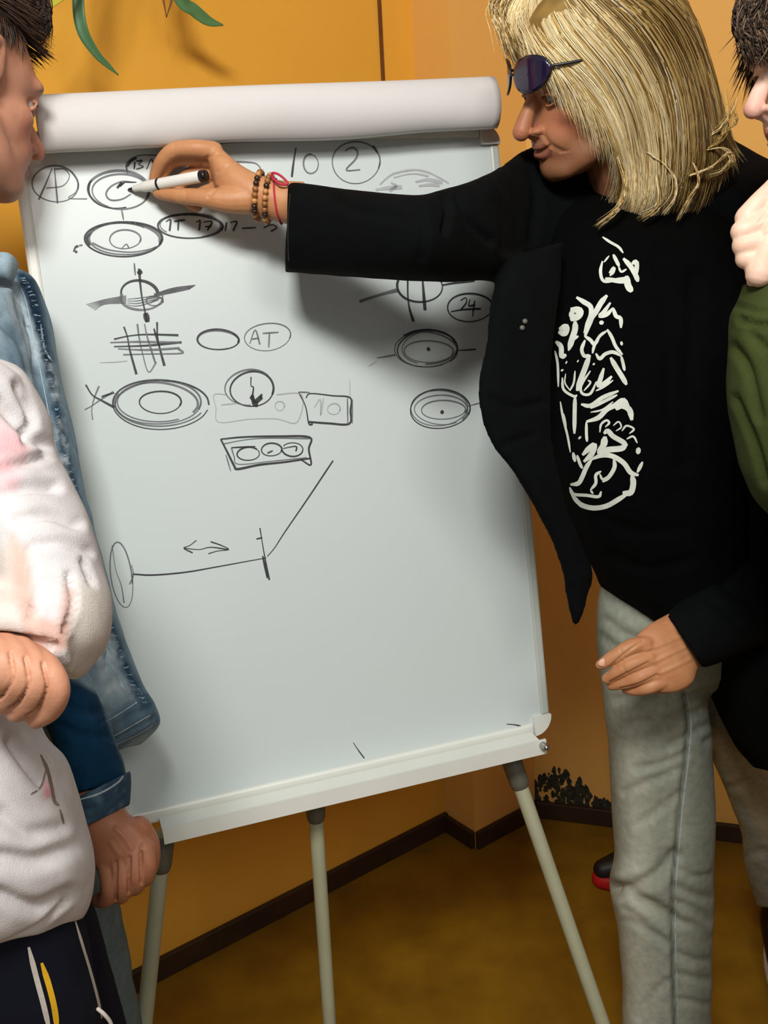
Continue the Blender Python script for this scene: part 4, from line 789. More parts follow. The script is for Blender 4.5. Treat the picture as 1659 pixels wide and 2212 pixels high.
wristband(559, 424, d0+.002, 'brown and black bead bracelet nearer the hand', 24, .0040, [M_beadd, M_bead, M_beadl, M_beadd, M_bead], .004)
wristband(581, 430, d0+.002, 'amber and brown bead bracelet nearer the black cuff', 24, .0040, [M_bead, M_beadl, M_bead, M_beadd, M_beadl], .004)
mb = MB(); pts = around(602, 434, d0+.002, .012, 40, .0012); mb.add(*chain(pts+[pts[0]], [.0013]*41, k=1, n=8))
o = mb.build('string_bracelet', M_redstr); tag(o, 'thin red cord bracelet with a loose bow at the cuff', 'bracelet')
mb = MB(); mb.add(*pchain([(590, 388, 1.262, .0016), (588, 374, 1.258, .0016), (604, 378, 1.256, .0016), (622, 396, 1.256, .0016), (606, 398, 1.256, .0016), (592, 388, 1.26, .0016)], n=8)); q = link('bow', mb.mesh('bow', ORG[o.name], [M_redstr]), o)
# sunglasses pushed up on the forehead
sg = empty('sunglasses', TH((0, .09, .03))); tag(sg, 'violet mirrored sunglasses pushed up onto the forehead under blond hair', 'sunglasses')
for x in (-1, 1):
    out = []; ncol = 22; V = []; F = []
    for i in range(9):
        for j in range(ncol):
            a = 2*pi*j/ncol; rr = i/8; rr = max(rr, .02); lx = rr*.028*cos(a)*(1+.08*sin(a)); lz = rr*.022*sin(a)
            yy = .113-((abs(.033+lx))**2)*7.5
            V.append(TH((x*(.034+lx), yy+.012*(-lz/.021)*.35, .032+lz)))
    for i in range(8):
        for j in range(ncol): F.append((i*ncol+j, i*ncol+(j+1) % ncol, (i+1)*ncol+(j+1) % ncol, (i+1)*ncol+j))
    F.append(tuple(range(ncol))); mb = MB(); mb.add(V, F); o = mb.build('lens', M_lens, sg); m_ = o.modifiers.new('s', 'SOLIDIFY'); m_.thickness = .002
    rim = [np.array(V[8*ncol+j % ncol]) for j in range(ncol+1)]; mb = MB(); mb.add(*chain(rim, [.0016]*(ncol+1), k=1, n=8)); mb.build('rim', M_blackpl, sg)
    mb = MB(); mb.add(*chain([TH((x*.061, .084, .036)), TH((x*.076, .05, .032)), TH((x*.084, -.01, .026)), TH((x*.082, -.03, .016))], [.002, .002, .002, .002], n=8)); mb.build('temple', M_blackpl, sg)
mb = MB(); mb.add(*chain([TH((-.008, .112, .034)), TH((0, .114, .036)), TH((.008, .112, .034))], [.0018]*3, n=8)); mb.build('bridge', M_blackpl, sg)

# ------------------------------------------------------------------ person in the denim jacket (left, beside the board)
den = empty('person', (-.50, 1.02, 0)); tag(den, 'person with short dark hair in faded denim jacket watching from the left', 'person')
DM = head_basis(1, radians(-57), radians(6), radians(0)); DC = P(-92, 172, 1.13); DS = .98
TD = lambda q: DC+DS*(DM@np.asarray(q, float))
nb = P(-165, 560, 1.15)
hd2, L2 = head_mesh(DC, DM, DS, .002, nose=.95, neck=([TD((0, -.02, -.06)), TD((0, -.03, -.13)), nb], [.050, .052, .06]))
J = stand_joints((-.52, 1.02, .90), (.7, .7, 0), 1.70); J['neck'] = nb; J['neckb'] = P(-150, 620, 1.12); J['chest'] = P(-120, 850, 1.13); J['waist'] = P(-80, 1250, 1.16); J['pelvis'] = P(-40, 1600, 1.20)
J['shR'] = P(-70, 700, 1.09); J['elbR'] = P(80, 1330, 1.055); J['wrR'] = P(215, 1770, 1.06); J['shL'] = P(-230, 680, 1.25); J['elbL'] = P(-180, 1150, 1.33); J['wrL'] = P(-60, 1450, 1.28)
for s, uu in (('R', 60), ('L', -110)):
    h = P(uu, 1700, 1.27 if s == 'R' else 1.32); J['hip'+s] = h; J['knee'+s] = np.array([h[0]+.02, h[1]+.04, .48]); J['ankle'+s] = np.array([h[0]+.02, h[1]+.03, .09]); J['toe'+s] = J['ankle'+s]+np.array([.1, .1, -.05])
bd = MB(); limbs(bd, J, dict(R=.72, L=.72), .75, .72); bd = bd.remesh(.007, 3)
# hanging half-closed hand
hn = MB(); g0 = 1.06
hn.add(*loft([(170, 1740, 262, 1700, g0, .022, .022), (180, 1800, 270, 1750, g0, .022, .022), (190, 1830, 308, 1785, g0-.002, .021, .021), (203, 1868, 326, 1822, g0-.004, .019, .019), (218, 1888, 326, 1850, g0-.004, .016, .017)], n=28, cap=(.01, .01)))
for st_ in ([(312, 1832, g0-.008, .0115), (318, 1868, g0-.010, .0105), (316, 1895, g0+.004, .0095), (306, 1898, g0+.022, .0085)], [(290, 1842, g0-.010, .0120), (296, 1886, g0-.014, .0110), (293, 1914, g0, .0098), (282, 1916, g0+.018, .0085)],
            [(262, 1852, g0-.010, .0120), (267, 1902, g0-.014, .0112), (262, 1932, g0, .0100), (252, 1932, g0+.016, .0085)], [(232, 1862, g0-.008, .0115), (238, 1912, g0-.012, .0105), (230, 1940, g0, .0095), (214, 1944, g0+.014, .0085)], [(300, 1790, g0+.006, .014), (322, 1826, g0+.014, .012), (324, 1872, g0+.024, .010), (308, 1900, g0+.034, .0085)]): hn.add(*pchain(st_, k=5, n=16))
hn = hn.remesh(.0016, 5)
creases(hn, [([(250, 1862), (250, 1945)], 4.5, .0034), ([(279, 1852), (278, 1928)], 4.5, .0034), ([(304, 1842), (305, 1908)], 4.5, .003), ([(285, 1834), (268, 1808), (250, 1790)], 7, -.0010), ([(312, 1822), (296, 1798), (275, 1775)], 7, -.0010), ([(258, 1848), (240, 1822)], 7, -.0010)])
full = MB(); full.v = bd.v; full.f = bd.f; full.mi = bd.mi; full.join(hd2); full.join(hn); hx = relaxed_hand(J['wrL'], J['wrL']-J['elbL'], FW); full.join(hx)
o = full.build('body', M_skin, den); paint(o, np.concatenate([np.tile(lin('#B98A6C'), (len(bd.v), 1)), skin_col(L2, '#C08E74', lip='#A06058', brow='#3A281C'), hand_col(hn, '#B27A5C', '#A0624A'), hand_col(hx, '#B27A5C', '#A0624A')]))
eyes(DC, DM, DS, den, '#3A2A1C')
# short hair: cap + strands
hc = MB(); hc.add(*ell(TD((0, -.020, .040)), (.081*DS, .100*DS, .086*DS), DM, 28, 18)); hc = hc.remesh(.004, 2)
V = hc.arr(); Lc = (V-DC)@DM/DS; keep = Lc[:, 2] > (.045+np.clip((Lc[:, 1]-.02)*.5, -.08, .05)); F = [f for f in hc.f if all(keep[i] for i in f)]
hc2 = MB(); hc2.v = V; hc2.f = F; hc2.mi = [0]*len(F); o = hc2.build('hair_cap', M_hair, den); paint(o, np.tile(lin('#2E2018'), (len(V), 1)))
rn = random.Random(5); ST = []; N_ = hc.normals(); idx = [i for i in range(len(V)) if keep[i]]
for _ in range(2600):
    i = idx[rn.randrange(len(idx))]; l = Lc[i]; p0 = V[i]; nn = N_[i]; top = max(0, (l[2]-.04)/.09)
    flow = nrm(DM@np.array([0, .9, -.25]) if l[1] > -.02 and l[2] > .06 else DM@np.array([0, .1, -1.])); ln = (.012+.034*top)*rn.uniform(.7, 1.2)
    dr = nrm(nn*(.15+.3*top)+flow*.9+np.array([rn.gauss(0, .15) for _ in range(3)])); S = np.array([p0+dr*ln*t+flow*ln*.5*t*t for t in np.linspace(0, 1, 6)]); ST.append(S)
tag(strand_mesh(ST, [.0009]*len(ST), [lin(rn.choice(('#2A1C14', '#3C2A1E', '#1E1510', '#4A3426'))) for _ in ST], 'hair', den), 'short dark brown hair with a raised fringe', kind='stuff')
fr = []
for _ in range(260):
    a = (rn.uniform(20, 90), rn.uniform(-40, 20)); b = (rn.uniform(85, 112), rn.uniform(20, 60)); c_ = (b[0]-rn.uniform(0, 25), b[1]+rn.uniform(15, 45)); fr.append(np.array([P(u, v, 1.165+.02*rn.random()) for u, v in cr([a, ((a[0]+b[0])/2+8, (a[1]+b[1])/2-12), b, c_], 5)]))
tag(strand_mesh(fr, [.0009]*len(fr), [lin(rn.choice(('#2A1C14', '#3C2A1E', '#241811'))) for _ in fr], 'fringe', den), kind='stuff')
# denim jacket
P0_ = P
def P(u, v, d): return P0_(u, v, d+.04)
dj = MB()
dj.add(*loft([(-300, 600, 8, 575, 1.13, .05, .06), (-330, 640, 62, 600, 1.13, .09, .09), (-330, 700, 92, 668, 1.13, .10, .10), (-330, 800, 121, 800, 1.13, .105, .10), (-330, 1000, 162, 1000, 1.135, .105, .10), (-320, 1180, 206, 1180, 1.14, .105, .10), (-310, 1370, 262, 1370, 1.15, .10, .10), (-300, 1500, 306, 1480, 1.16, .095, .10), (-290, 1600, 334, 1522, 1.165, .09, .09), (-280, 1700, 342, 1565, 1.17, .08, .085), (-270, 1760, 300, 1606, 1.175, .065, .07)], n=48, k=6, sq=2.3))
dj.add(*loft([(-130, 660, 20, 620, 1.05, .05, .05), (-120, 800, 60, 800, 1.03, .058, .058), (-60, 1000, 100, 1000, 1.02, .056, .056), (0, 1250, 140, 1250, 1.01, .054, .054), (50, 1420, 178, 1430, 1.01, .050, .050), (84, 1510, 208, 1510, 1.01, .047, .047), (112, 1590, 240, 1590, 1.015, .044, .044), (140, 1660, 262, 1645, 1.02, .042, .042), (158, 1716, 268, 1684, 1.022, .040, .040)], n=36, k=5))
dj.add(*chain([J['shL'], J['elbL'], J['wrL']-(J['wrL']-J['elbL'])*.06], [.068, .056, .046], n=20)); dj.add(*chain([J['shL'], J['neckb'], J['shR']+np.array([0, .03, -.03])], [.066, .068, .05], n=20)); dj.add(*chain([J['neckb'], J['neckb']+np.array([0, 0, .05])], [.075, .066], n=24))
dj = dj.remesh(.0045, 3)
PLK = [(48, 596), (72, 640), (92, 730), (106, 800), (126, 900), (147, 1000), (169, 1090), (190, 1180), (214, 1280), (246, 1370), (284, 1470), (316, 1522)]
clj = [([(a-22, b) for a, b in PLK], 7, .004), ([(0, 690), (45, 740), (70, 810)], 14, .006), ([(60, 700), (80, 780), (85, 850)], 12, .005), ([(90, 800), (105, 900), (120, 980)], 9, .004), ([(40, 640), (60, 700)], 10, .004), ([(110, 930), (130, 1040), (140, 1100)], 9, .004), ([(210, 1330), (235, 1400), (230, 1450)], 10, .005), ([(200, 1400), (250, 1440), (270, 1480)], 9, .005), ([(215, 1560), (265, 1530), (315, 1500)], 5, .003), ([(225, 1580), (275, 1552), (325, 1525)], 5, .003), ([(240, 1602), (290, 1575), (335, 1548)], 5, .003), ([(110, 1500), (160, 1530), (220, 1540)], 14, .005), ([(130, 1570), (180, 1590), (240, 1590)], 12, .004), ([(90, 1480), (120, 1500)], 10, .005), ([(100, 980), (140, 985)], 6, .003)]
rj = random.Random(8)
for i in range(60):                                         # short puckers along the placket seam
    t = i/60*(len(PLK)-1); k = int(t); f = t-k; a = np.array(PLK[k])*(1-f)+np.array(PLK[k+1])*f; clj.append(([tuple(a+(-13, rj.uniform(-4, 4))), tuple(a+(9, rj.uniform(-4, 4)))], 3.5, rj.uniform(.0014, .0030)))
creases(dj, clj); wrinkle(dj, .003, .06, 6)
V = dj.arr(); u, v = proj(V); c = np.tile(lin('#9DB3BE'), (len(V), 1)); n1 = nz(V, .03, 2); n2 = nz(V, .012, 4)
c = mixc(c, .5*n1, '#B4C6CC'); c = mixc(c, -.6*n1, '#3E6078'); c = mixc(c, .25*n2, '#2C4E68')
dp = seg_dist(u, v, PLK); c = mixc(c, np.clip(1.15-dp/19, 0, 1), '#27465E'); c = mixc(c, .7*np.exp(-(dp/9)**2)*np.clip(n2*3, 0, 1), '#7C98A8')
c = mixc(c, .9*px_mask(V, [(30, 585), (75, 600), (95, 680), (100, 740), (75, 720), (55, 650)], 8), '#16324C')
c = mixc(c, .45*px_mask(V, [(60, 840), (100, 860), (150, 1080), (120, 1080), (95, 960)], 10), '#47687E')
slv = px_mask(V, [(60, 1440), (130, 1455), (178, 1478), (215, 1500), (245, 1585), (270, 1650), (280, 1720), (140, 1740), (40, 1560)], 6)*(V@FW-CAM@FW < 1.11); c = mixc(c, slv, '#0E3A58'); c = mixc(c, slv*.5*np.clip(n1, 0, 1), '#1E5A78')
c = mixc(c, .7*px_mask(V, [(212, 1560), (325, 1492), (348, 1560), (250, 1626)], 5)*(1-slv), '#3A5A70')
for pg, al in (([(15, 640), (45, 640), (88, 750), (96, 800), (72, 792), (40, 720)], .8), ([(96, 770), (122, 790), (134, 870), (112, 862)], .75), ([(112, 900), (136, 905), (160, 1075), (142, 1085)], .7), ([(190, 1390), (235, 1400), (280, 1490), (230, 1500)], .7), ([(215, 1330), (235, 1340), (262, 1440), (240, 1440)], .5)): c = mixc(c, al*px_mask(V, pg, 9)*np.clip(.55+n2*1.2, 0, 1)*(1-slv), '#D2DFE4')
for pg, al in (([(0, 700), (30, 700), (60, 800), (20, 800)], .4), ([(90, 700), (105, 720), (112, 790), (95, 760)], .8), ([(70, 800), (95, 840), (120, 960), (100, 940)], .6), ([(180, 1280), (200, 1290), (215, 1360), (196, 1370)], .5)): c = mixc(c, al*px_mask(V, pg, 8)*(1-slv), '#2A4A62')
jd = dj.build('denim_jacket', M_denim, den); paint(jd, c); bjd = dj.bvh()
surf_ribbons(bjd, [([(a-19, b) for a, b in PLK], 1.8), ([(218, 1566), (270, 1534), (322, 1500)], 2), ([(236, 1596), (285, 1568), (336, 1538)], 2.2), ([(244, 1612), (295, 1588), (338, 1562)], 1.6), ([(100, 870), (112, 930), (118, 1000)], 2), ([(88, 700), (96, 752), (112, 780)], 4), ([(96, 960), (128, 950)], 2)], 'stitching', M_stitch, jd)
rung = []
for i in range(64):
    t = (i+.3+rj.uniform(-.2, .2))/64*(len(PLK)-1); k = min(int(t), len(PLK)-2); f = t-k; a = np.array(PLK[k])*(1-f)+np.array(PLK[k+1])*f; w_ = rj.uniform(4, 9); rung.append(([tuple(a+(-w_, rj.uniform(-2, 3))), tuple(a+(0, rj.uniform(-3, 3))), tuple(a+(w_*.8, rj.uniform(-3, 2)))], rj.uniform(1.6, 3.4)))
M_worn = material('worn_denim_ridge', '#6F8EA2', .9, col2='#9DB4C0', nscale=120)
tag(surf_ribbons(bjd, rung, 'worn_puckers', M_worn, jd, lift=.0008), 'pale worn puckers along the placket', kind='stuff')
cu_ = MB(); cu_.add(*loft([(156, 1728, 276, 1668, 1.022, .046, .046), (160, 1752, 277, 1696, 1.022, .046, .046), (170, 1792, 274, 1742, 1.024, .043, .043)], n=36, k=4)); cu_ = cu_.remesh(.003, 2); creases(cu_, [([(165, 1748), (225, 1738), (272, 1700)], 4, .002), ([(168, 1770), (225, 1762), (270, 1722)], 4, .002)]); V = cu_.arr()
o = cu_.build('sleeve_cuff', M_denim, den); paint(o, mixc(np.tile(lin('#3A5468'), (len(V), 1)), .6*nz(V, .012, 3), '#7C98A8'))
for pl in (([(162, 1730), (215, 1714), (255, 1690), (268, 1672)], 4), ([(172, 1784), (225, 1776), (268, 1742)], 2)): surf_ribbons(cu_.bvh(), [pl], 'cuff_stitching', M_stitch, o)
mb = MB(); mb.add(*loft([(-150, 590, -140, 650, 1.10, .012, .012), (-60, 566, -50, 630, 1.06, .012, .012), (-5, 545, 0, 600, 1.05, .011, .011), (24, 548, 20, 606, 1.055, .010, .010), (42, 568, 30, 612, 1.075, .008, .008)], n=24, k=5)); cq = mb.remesh(.003, 3); o = cq.build('collar', M_denim, den); paint(o, mixc(np.tile(lin('#9FB4BE'), (len(cq.v), 1)), .5*nz(cq.arr(), .015, 1), '#4A6A80'))
P = P0_
# his trousers
dt = MB()
for s in 'RL': dt.add(*chain([J['hip'+s]+np.array([0, 0, .06]), J['hip'+s], J['knee'+s], J['ankle'+s]], [.085, .082, .066, .056], n=24))
dt.add(*loft([(-150, 1560, 200, 1560, 1.26, .08, .08), (-150, 1700, 215, 1700, 1.27, .085, .085), (-40, 1850, 232, 1860, 1.29, .08, .08), (0, 1960, 241, 1960, 1.31, .075, .075), (20, 2060, 242, 2050, 1.34, .07, .07), (30, 2120, 232, 2110, 1.36, .07, .07), (30, 2200, 212, 2200, 1.39, .068, .068)], n=36, k=5)); dt = dt.remesh(.005, 4); wrinkle(dt, .003, .07, 3)
o = dt.build('trousers', M_denim, den); paint(o, mixc(np.tile(lin('#6E7C80'), (len(dt.v), 1)), .5*nz(dt.arr(), .05, 3), '#8A9698'))
for s in 'RL': shoe(J['ankle'+s], (.7, .7), M_shoe, den)

# ------------------------------------------------------------------ person in the white sweatshirt (left foreground)
hoo = empty('person', (-.52, .72, 0)); tag(hoo, 'person with folded arms in white sweatshirt with pink prints and navy track trousers', 'person')
def P(u, v, d): return P0_(u, v, d-.11)
QM = head_basis(1, radians(-20), radians(10), 0); QC = P(-380, 480, .97); QS = .95
TQ = lambda q: QC+QS*(QM@np.asarray(q, float)); nb = P(-350, 800, .99)
hd3, L3 = head_mesh(QC, QM, QS, .003, neck=([TQ((0, -.02, -.06)), TQ((0, -.03, -.12)), nb], [.048, .05, .058]))
J = stand_joints((-.5, .72, .80), (1, .25, 0), 1.55); J['neck'] = nb; J['neckb'] = P(-320, 860, .99); J['chest'] = P(-250, 1050, .99); J['waist'] = P(-200, 1450, 1.01); J['pelvis'] = P(-160, 1800, 1.05)
J['shR'] = P(-90, 900, .92); J['elbR'] = P(120, 1310, .875); J['wrR'] = P(-20, 1350, .84); J['shL'] = P(-420, 900, 1.08); J['elbL'] = P(-260, 1300, .98); J['wrL'] = P(-70, 1380, .86)
for s, dy in (('R', 0), ('L', .09)):
    h = P(-90, 1900, 1.06)+np.array([-.02, dy, 0]); J['hip'+s] = h; J['knee'+s] = np.array([h[0]+.06, h[1]+.02, .42]); J['ankle'+s] = np.array([h[0]+.03, h[1], .09]); J['toe'+s] = J['ankle'+s]+np.array([.14, .03, -.05])
bd = MB(); limbs(bd, J, dict(R=.8, L=.8), .55, .75); bd = bd.remesh(.007, 3)
hq = MB(); q0 = .825
hq.add(*loft([(-110, 1340, -90, 1480, q0+.01, .018, .018), (-50, 1352, -40, 1490, q0, .018, .018), (10, 1376, 0, 1480, q0, .016, .016), (60, 1400, 30, 1470, q0+.002, .012, .012)], n=28, cap=(.01, .01)))
for st_ in ([(70, 1418, q0-.004, .0105), (104, 1448, q0-.012, .0105), (122, 1490, q0-.012, .0100), (108, 1530, q0-.002, .0094), (78, 1552, q0+.008, .0082)], [(40, 1402, q0-.006, .0110), (72, 1436, q0-.016, .0108), (78, 1478, q0-.018, .0104), (60, 1515, q0-.008, .0096), (36, 1538, q0, .0082)],
            [(12, 1396, q0-.008, .0112), (38, 1428, q0-.020, .0110), (42, 1468, q0-.022, .0105), (24, 1500, q0-.012, .0096), (4, 1520, q0-.004, .0084)], [(-18, 1392, q0-.008, .0112), (6, 1420, q0-.022, .0110), (8, 1454, q0-.024, .0104), (-10, 1484, q0-.014, .0096)]): hq.add(*pchain(st_, k=5, n=16))
hq = hq.remesh(.0017, 3)
creases(hq, [([(92, 1432), (101, 1485), (82, 1530), (62, 1545)], 4.5, .0032), ([(54, 1420), (62, 1472), (44, 1512), (24, 1530)], 4.5, .0032), ([(22, 1410), (27, 1462), (8, 1500), (-6, 1510)], 4.5, .003)])
full = MB(); full.v = bd.v; full.f = bd.f; full.mi = bd.mi; full.join(hd3); full.join(hq)
o = full.build('body', M_skin, hoo); paint(o, np.concatenate([np.tile(lin('#C79878'), (len(bd.v), 1)), skin_col(L3, '#C9977C', lip='#A86058', brow='#3A281C'), hand_col(hq, '#CC987A', '#BC7C62')]))
eyes(QC, QM, QS, hoo)
hc = MB(); hc.add(*ell(TQ((0, -.022, .042)), (.083*QS, .100*QS, .086*QS), QM, 28, 18)); hc = hc.remesh(.005, 2); V = hc.arr(); Lc = (V-QC)@QM/QS; keep = Lc[:, 2] > (.02+np.clip((Lc[:, 1])*.55, -.08, .06)); F = [f for f in hc.f if all(keep[i] for i in f)]
h2_ = MB(); h2_.v = V; h2_.f = F; h2_.mi = [0]*len(F); o = h2_.build('hair', M_hair, hoo); paint(o, np.tile(lin('#3A281C'), (len(V), 1)))
sw = MB()
sw.add(*loft([(-430, 830, -120, 820, 1.0, .05, .05), (-470, 880, -40, 860, .99, .09, .09), (-480, 1000, 20, 1000, .985, .11, .11), (-480, 1250, 60, 1250, .985, .12, .12), (-480, 1450, 55, 1470, .99, .12, .12), (-480, 1580, 72, 1582, .995, .125, .12), (-480, 1660, 122, 1640, 1.0, .13, .125), (-480, 1760, 154, 1725, 1.005, .135, .13), (-475, 1880, 180, 1832, 1.01, .135, .13), (-470, 1980, 185, 1900, 1.015, .13, .13), (-465, 2080, 166, 1972, 1.02, .12, .12), (-460, 2130, 130, 2012, 1.025, .105, .11)], n=48, k=6, sq=2.3))
sw.add(*loft([(-180, 830, 20, 790, .955, .06, .07), (-150, 880, 48, 815, .945, .066, .07), (-110, 960, 96, 905, .935, .068, .07), (-75, 1030, 108, 985, .925, .066, .066), (-40, 1090, 152, 1062, .915, .064, .064), (-10, 1160, 190, 1132, .905, .062, .062), (15, 1240, 217, 1222, .895, .060, .060), (40, 1310, 236, 1300, .885, .058, .058), (60, 1370, 228, 1382, .878, .054, .054), (90, 1410, 182, 1446, .874, .045, .045)], n=40, k=5, cap=(.02, .012)))
sw.add(*loft([(150, 1270, 160, 1462, .872, .05, .05), (90, 1268, 100, 1440, .862, .052, .052), (30, 1266, 30, 1400, .855, .050, .050), (-40, 1262, -40, 1385, .85, .048, .048), (-110, 1260, -110, 1385, .85, .046, .046)], n=36, k=5, cap=(.0, .006)))
sw.add(*chain([J['shL'], J['elbL'], J['wrL']-(J['wrL']-J['elbL'])*.2], [.07, .058, .046], n=20)); sw.add(*chain([J['shL'], J['neckb'], J['shR']], [.07, .075, .06], n=20)); sw.add(*chain([J['neckb']-np.array([0, 0, .02]), J['neck']+np.array([0, 0, .01])], [.085, .068], n=24)); sw.add(*chain([J['neckb']-np.array([0, 0, .02]), J['chest']], [.10, .12], n=24))
sw = sw.remesh(.0045, 5)
creases(sw, [([(40, 830), (70, 900), (60, 950)], 14, .006), ([(0, 870), (60, 930), (100, 960)], 16, .007), ([(0, 1010), (50, 1000), (100, 985)], 14, .006), ([(0, 1070), (60, 1050), (120, 1050)], 16, .007), ([(40, 1120), (110, 1110), (170, 1130)], 16, .006), ([(60, 1180), (130, 1170), (195, 1190)], 14, .004), ([(150, 1240), (160, 1300), (145, 1360)], 9, .005), ([(60, 1190), (80, 1270), (70, 1340)], 10, .005), ([(180, 1210), (200, 1260)], 10, .004), ([(0, 1380), (60, 1390), (120, 1400)], 14, .006), ([(20, 1600), (60, 1660), (90, 1690)], 16, .006), ([(0, 1850), (80, 1860), (150, 1830)], 26, .006), ([(0, 1930), (80, 1960), (150, 1930)], 22, .006), ([(0, 1760), (60, 1800), (130, 1790)], 24, .005), ([(0, 2040), (80, 2005), (150, 1950)], 9, .004)]); wrinkle(sw, .003, .08, 12)
V = sw.arr(); u, v = proj(V); c = np.tile(lin('#D6D3D3'), (len(V), 1)); n1 = nz(V, .03, 5); n2 = nz(V, .015, 8)
c = mixc(c, .8*px_mask(V, [(-20, 890), (40, 900), (75, 960), (60, 1010), (30, 1060), (-20, 1060)], 14)*np.clip(n1*2+.7, 0, 1), '#E8B4B8'); c = mixc(c, .8*px_mask(V, [(-10, 960), (30, 980), (20, 1040), (-10, 1040)], 10)*np.clip(n2+.5, 0, 1), '#D8808A')
c = mixc(c, .85*px_mask(V, [(20, 1150), (62, 1190), (80, 1330), (150, 1350), (146, 1400), (60, 1400), (30, 1290)], 10), '#D4AC9C'); c = mixc(c, .7*px_mask(V, [(140, 1260), (160, 1280), (150, 1390), (120, 1420), (128, 1330)], 8), '#CFA392'); c = mixc(c, .55*px_mask(V, [(-10, 1200), (30, 1160), (40, 1380), (-10, 1380)], 12), '#D8C6B4')
c = mixc(c, .5*px_mask(V, [(170, 1260), (240, 1270), (230, 1400), (150, 1460), (150, 1380)], 16), '#CFC7B4')
c = mixc(c, .7*px_mask(V, [(92, 1690), (108, 1684), (112, 1722), (94, 1726)], 4), '#E07C8C')
so = sw.build('sweatshirt', M_cloth, hoo); paint(so, c)
bsw = sw.bvh()
M_twig = material('brown_print_ink', '#6A5A50', .9, col2='#8A7868', nscale=60)
for pl in (([(88, 1630), (102, 1660), (112, 1700), (118, 1730), (128, 1740)], 7), ([(130, 1748), (138, 1780)], 5), ([(100, 1662), (88, 1700), (66, 1716)], 3.5)): surf_ribbons(bsw, [pl], 'twig_print', M_twig, so)
tp_ = MB()
tp_.add(*loft([(-440, 1980, 150, 1940, 1.04, .10, .10), (-440, 2080, 172, 2000, 1.045, .105, .10), (-420, 2160, 192, 2085, 1.06, .10, .10), (-380, 2260, 226, 2212, 1.085, .095, .09), (-350, 2400, 250, 2360, 1.13, .09, .085)], n=40, k=5, sq=2.3))
for s in 'RL': tp_.add(*chain([J['hip'+s], J['knee'+s], J['ankle'+s]], [.092, .078, .058], n=24))
tp_ = tp_.remesh(.005, 4); wrinkle(tp_, .003, .09, 5); o = tp_.build('track_trousers', M_cloth, hoo); paint(o, np.tile(lin('#10131F'), (len(tp_.v), 1)))
btp = tp_.bvh(); M_yel = material('yellow_stripe', '#E2B01C', .8, col2='#D4A414', nscale=50); M_wst = material('white_stripe', '#C8C2B8', .8, col2='#B8B2A8', nscale=50)
surf_ribbons(btp, [([(62, 2046), (78, 2110), (94, 2170), (108, 2230)], 12)], 'white_stripe', M_wst, o); surf_ribbons(btp, [([(90, 2080), (106, 2130), (118, 2180), (124, 2230)], 13)], 'yellow_stripe', M_yel, o); surf_ribbons(btp, [([(163, 1990), (178, 2040), (196, 2100), (212, 2160), (220, 2200)], 6)], 'side_piping', M_wst, o)
hh_ = btp.ray_cast(Vector(CAM), Vector(nrm(P(200, 2160, 1)-CAM))); dd_ = float((np.array(hh_[0])-CAM)@FW)+.11-.003 if hh_[0] is not None else 1.0
mb = MB(); mb.add(*pchain([(212, 2180, dd_+.01, .002), (226, 2192, dd_+.012, .002), (240, 2212, dd_+.02, .002), (244, 2245, dd_+.03, .002)], n=8)); mb.build('drawcord', M_wst, hoo)
for s in 'RL': shoe(J['ankle'+s], (1, .2), M_shoe, hoo)

P = P0_
# ------------------------------------------------------------------ person in the olive sweatshirt (right edge)
oli = empty('person', (.56, .98, 0)); tag(oli, 'person at the right edge in olive green sweatshirt with hand raised to chin', 'person')
RM = head_basis(-1, radians(8), radians(14), radians(-6)); RS = .95; RC = P(1606, 240, 1.02)-RS*(RM@np.array((0, .1275, -.040)))
TR = lambda q: RC+RS*(RM@np.asarray(q, float)); nb = P(1860, 480, 1.08)
hd4, L4 = head_mesh(RC, RM, RS, .0022, nose=.95, neck=([TR((0, -.02, -.06)), TR((0, -.03, -.12)), nb], [.046, .048, .056]))
J = stand_joints((.57, .98, .86), (-.9, .3, 0), 1.65); J['neck'] = nb; J['neckb'] = P(1880, 545, 1.10); J['chest'] = P(1900, 850, 1.10); J['waist'] = P(1920, 1200, 1.12); J['pelvis'] = P(1930, 1500, 1.15)
J['shR'] = P(2010, 620, 1.22); J['elbR'] = P(1950, 1100, 1.3); J['wrR'] = P(1900, 1350, 1.2); J['shL'] = P(1810, 640, 1.05); J['elbL'] = P(1725, 1050, 1.03); J['wrL'] = P(1668, 620, 1.0)
for s, du in (('R', 60), ('L', -40)):
    h = P(1930+du, 1650, 1.16); J['hip'+s] = h; J['knee'+s] = np.array([h[0], h[1], .46]); J['ankle'+s] = np.array([h[0]+.01, h[1]+.02, .09]); J['toe'+s] = J['ankle'+s]+np.array([-.13, .05, -.05])
bd = MB(); limbs(bd, J, dict(R=.8, L=.8), .7, .72); bd = bd.remesh(.007, 3)
hr = MB(); r0 = .985
hr.add(*loft([(1618, 650, 1715, 650, r0+.01, .022, .022), (1614, 600, 1712, 598, r0+.005, .022, .022), (1600, 552, 1718, 548, r0, .021, .021), (1594, 505, 1716, 500, r0, .02, .02), (1606, 462, 1712, 455, r0, .018, .018), (1634, 424, 1704, 420, r0, .014, .014)], n=28, cap=(.01, .008)))
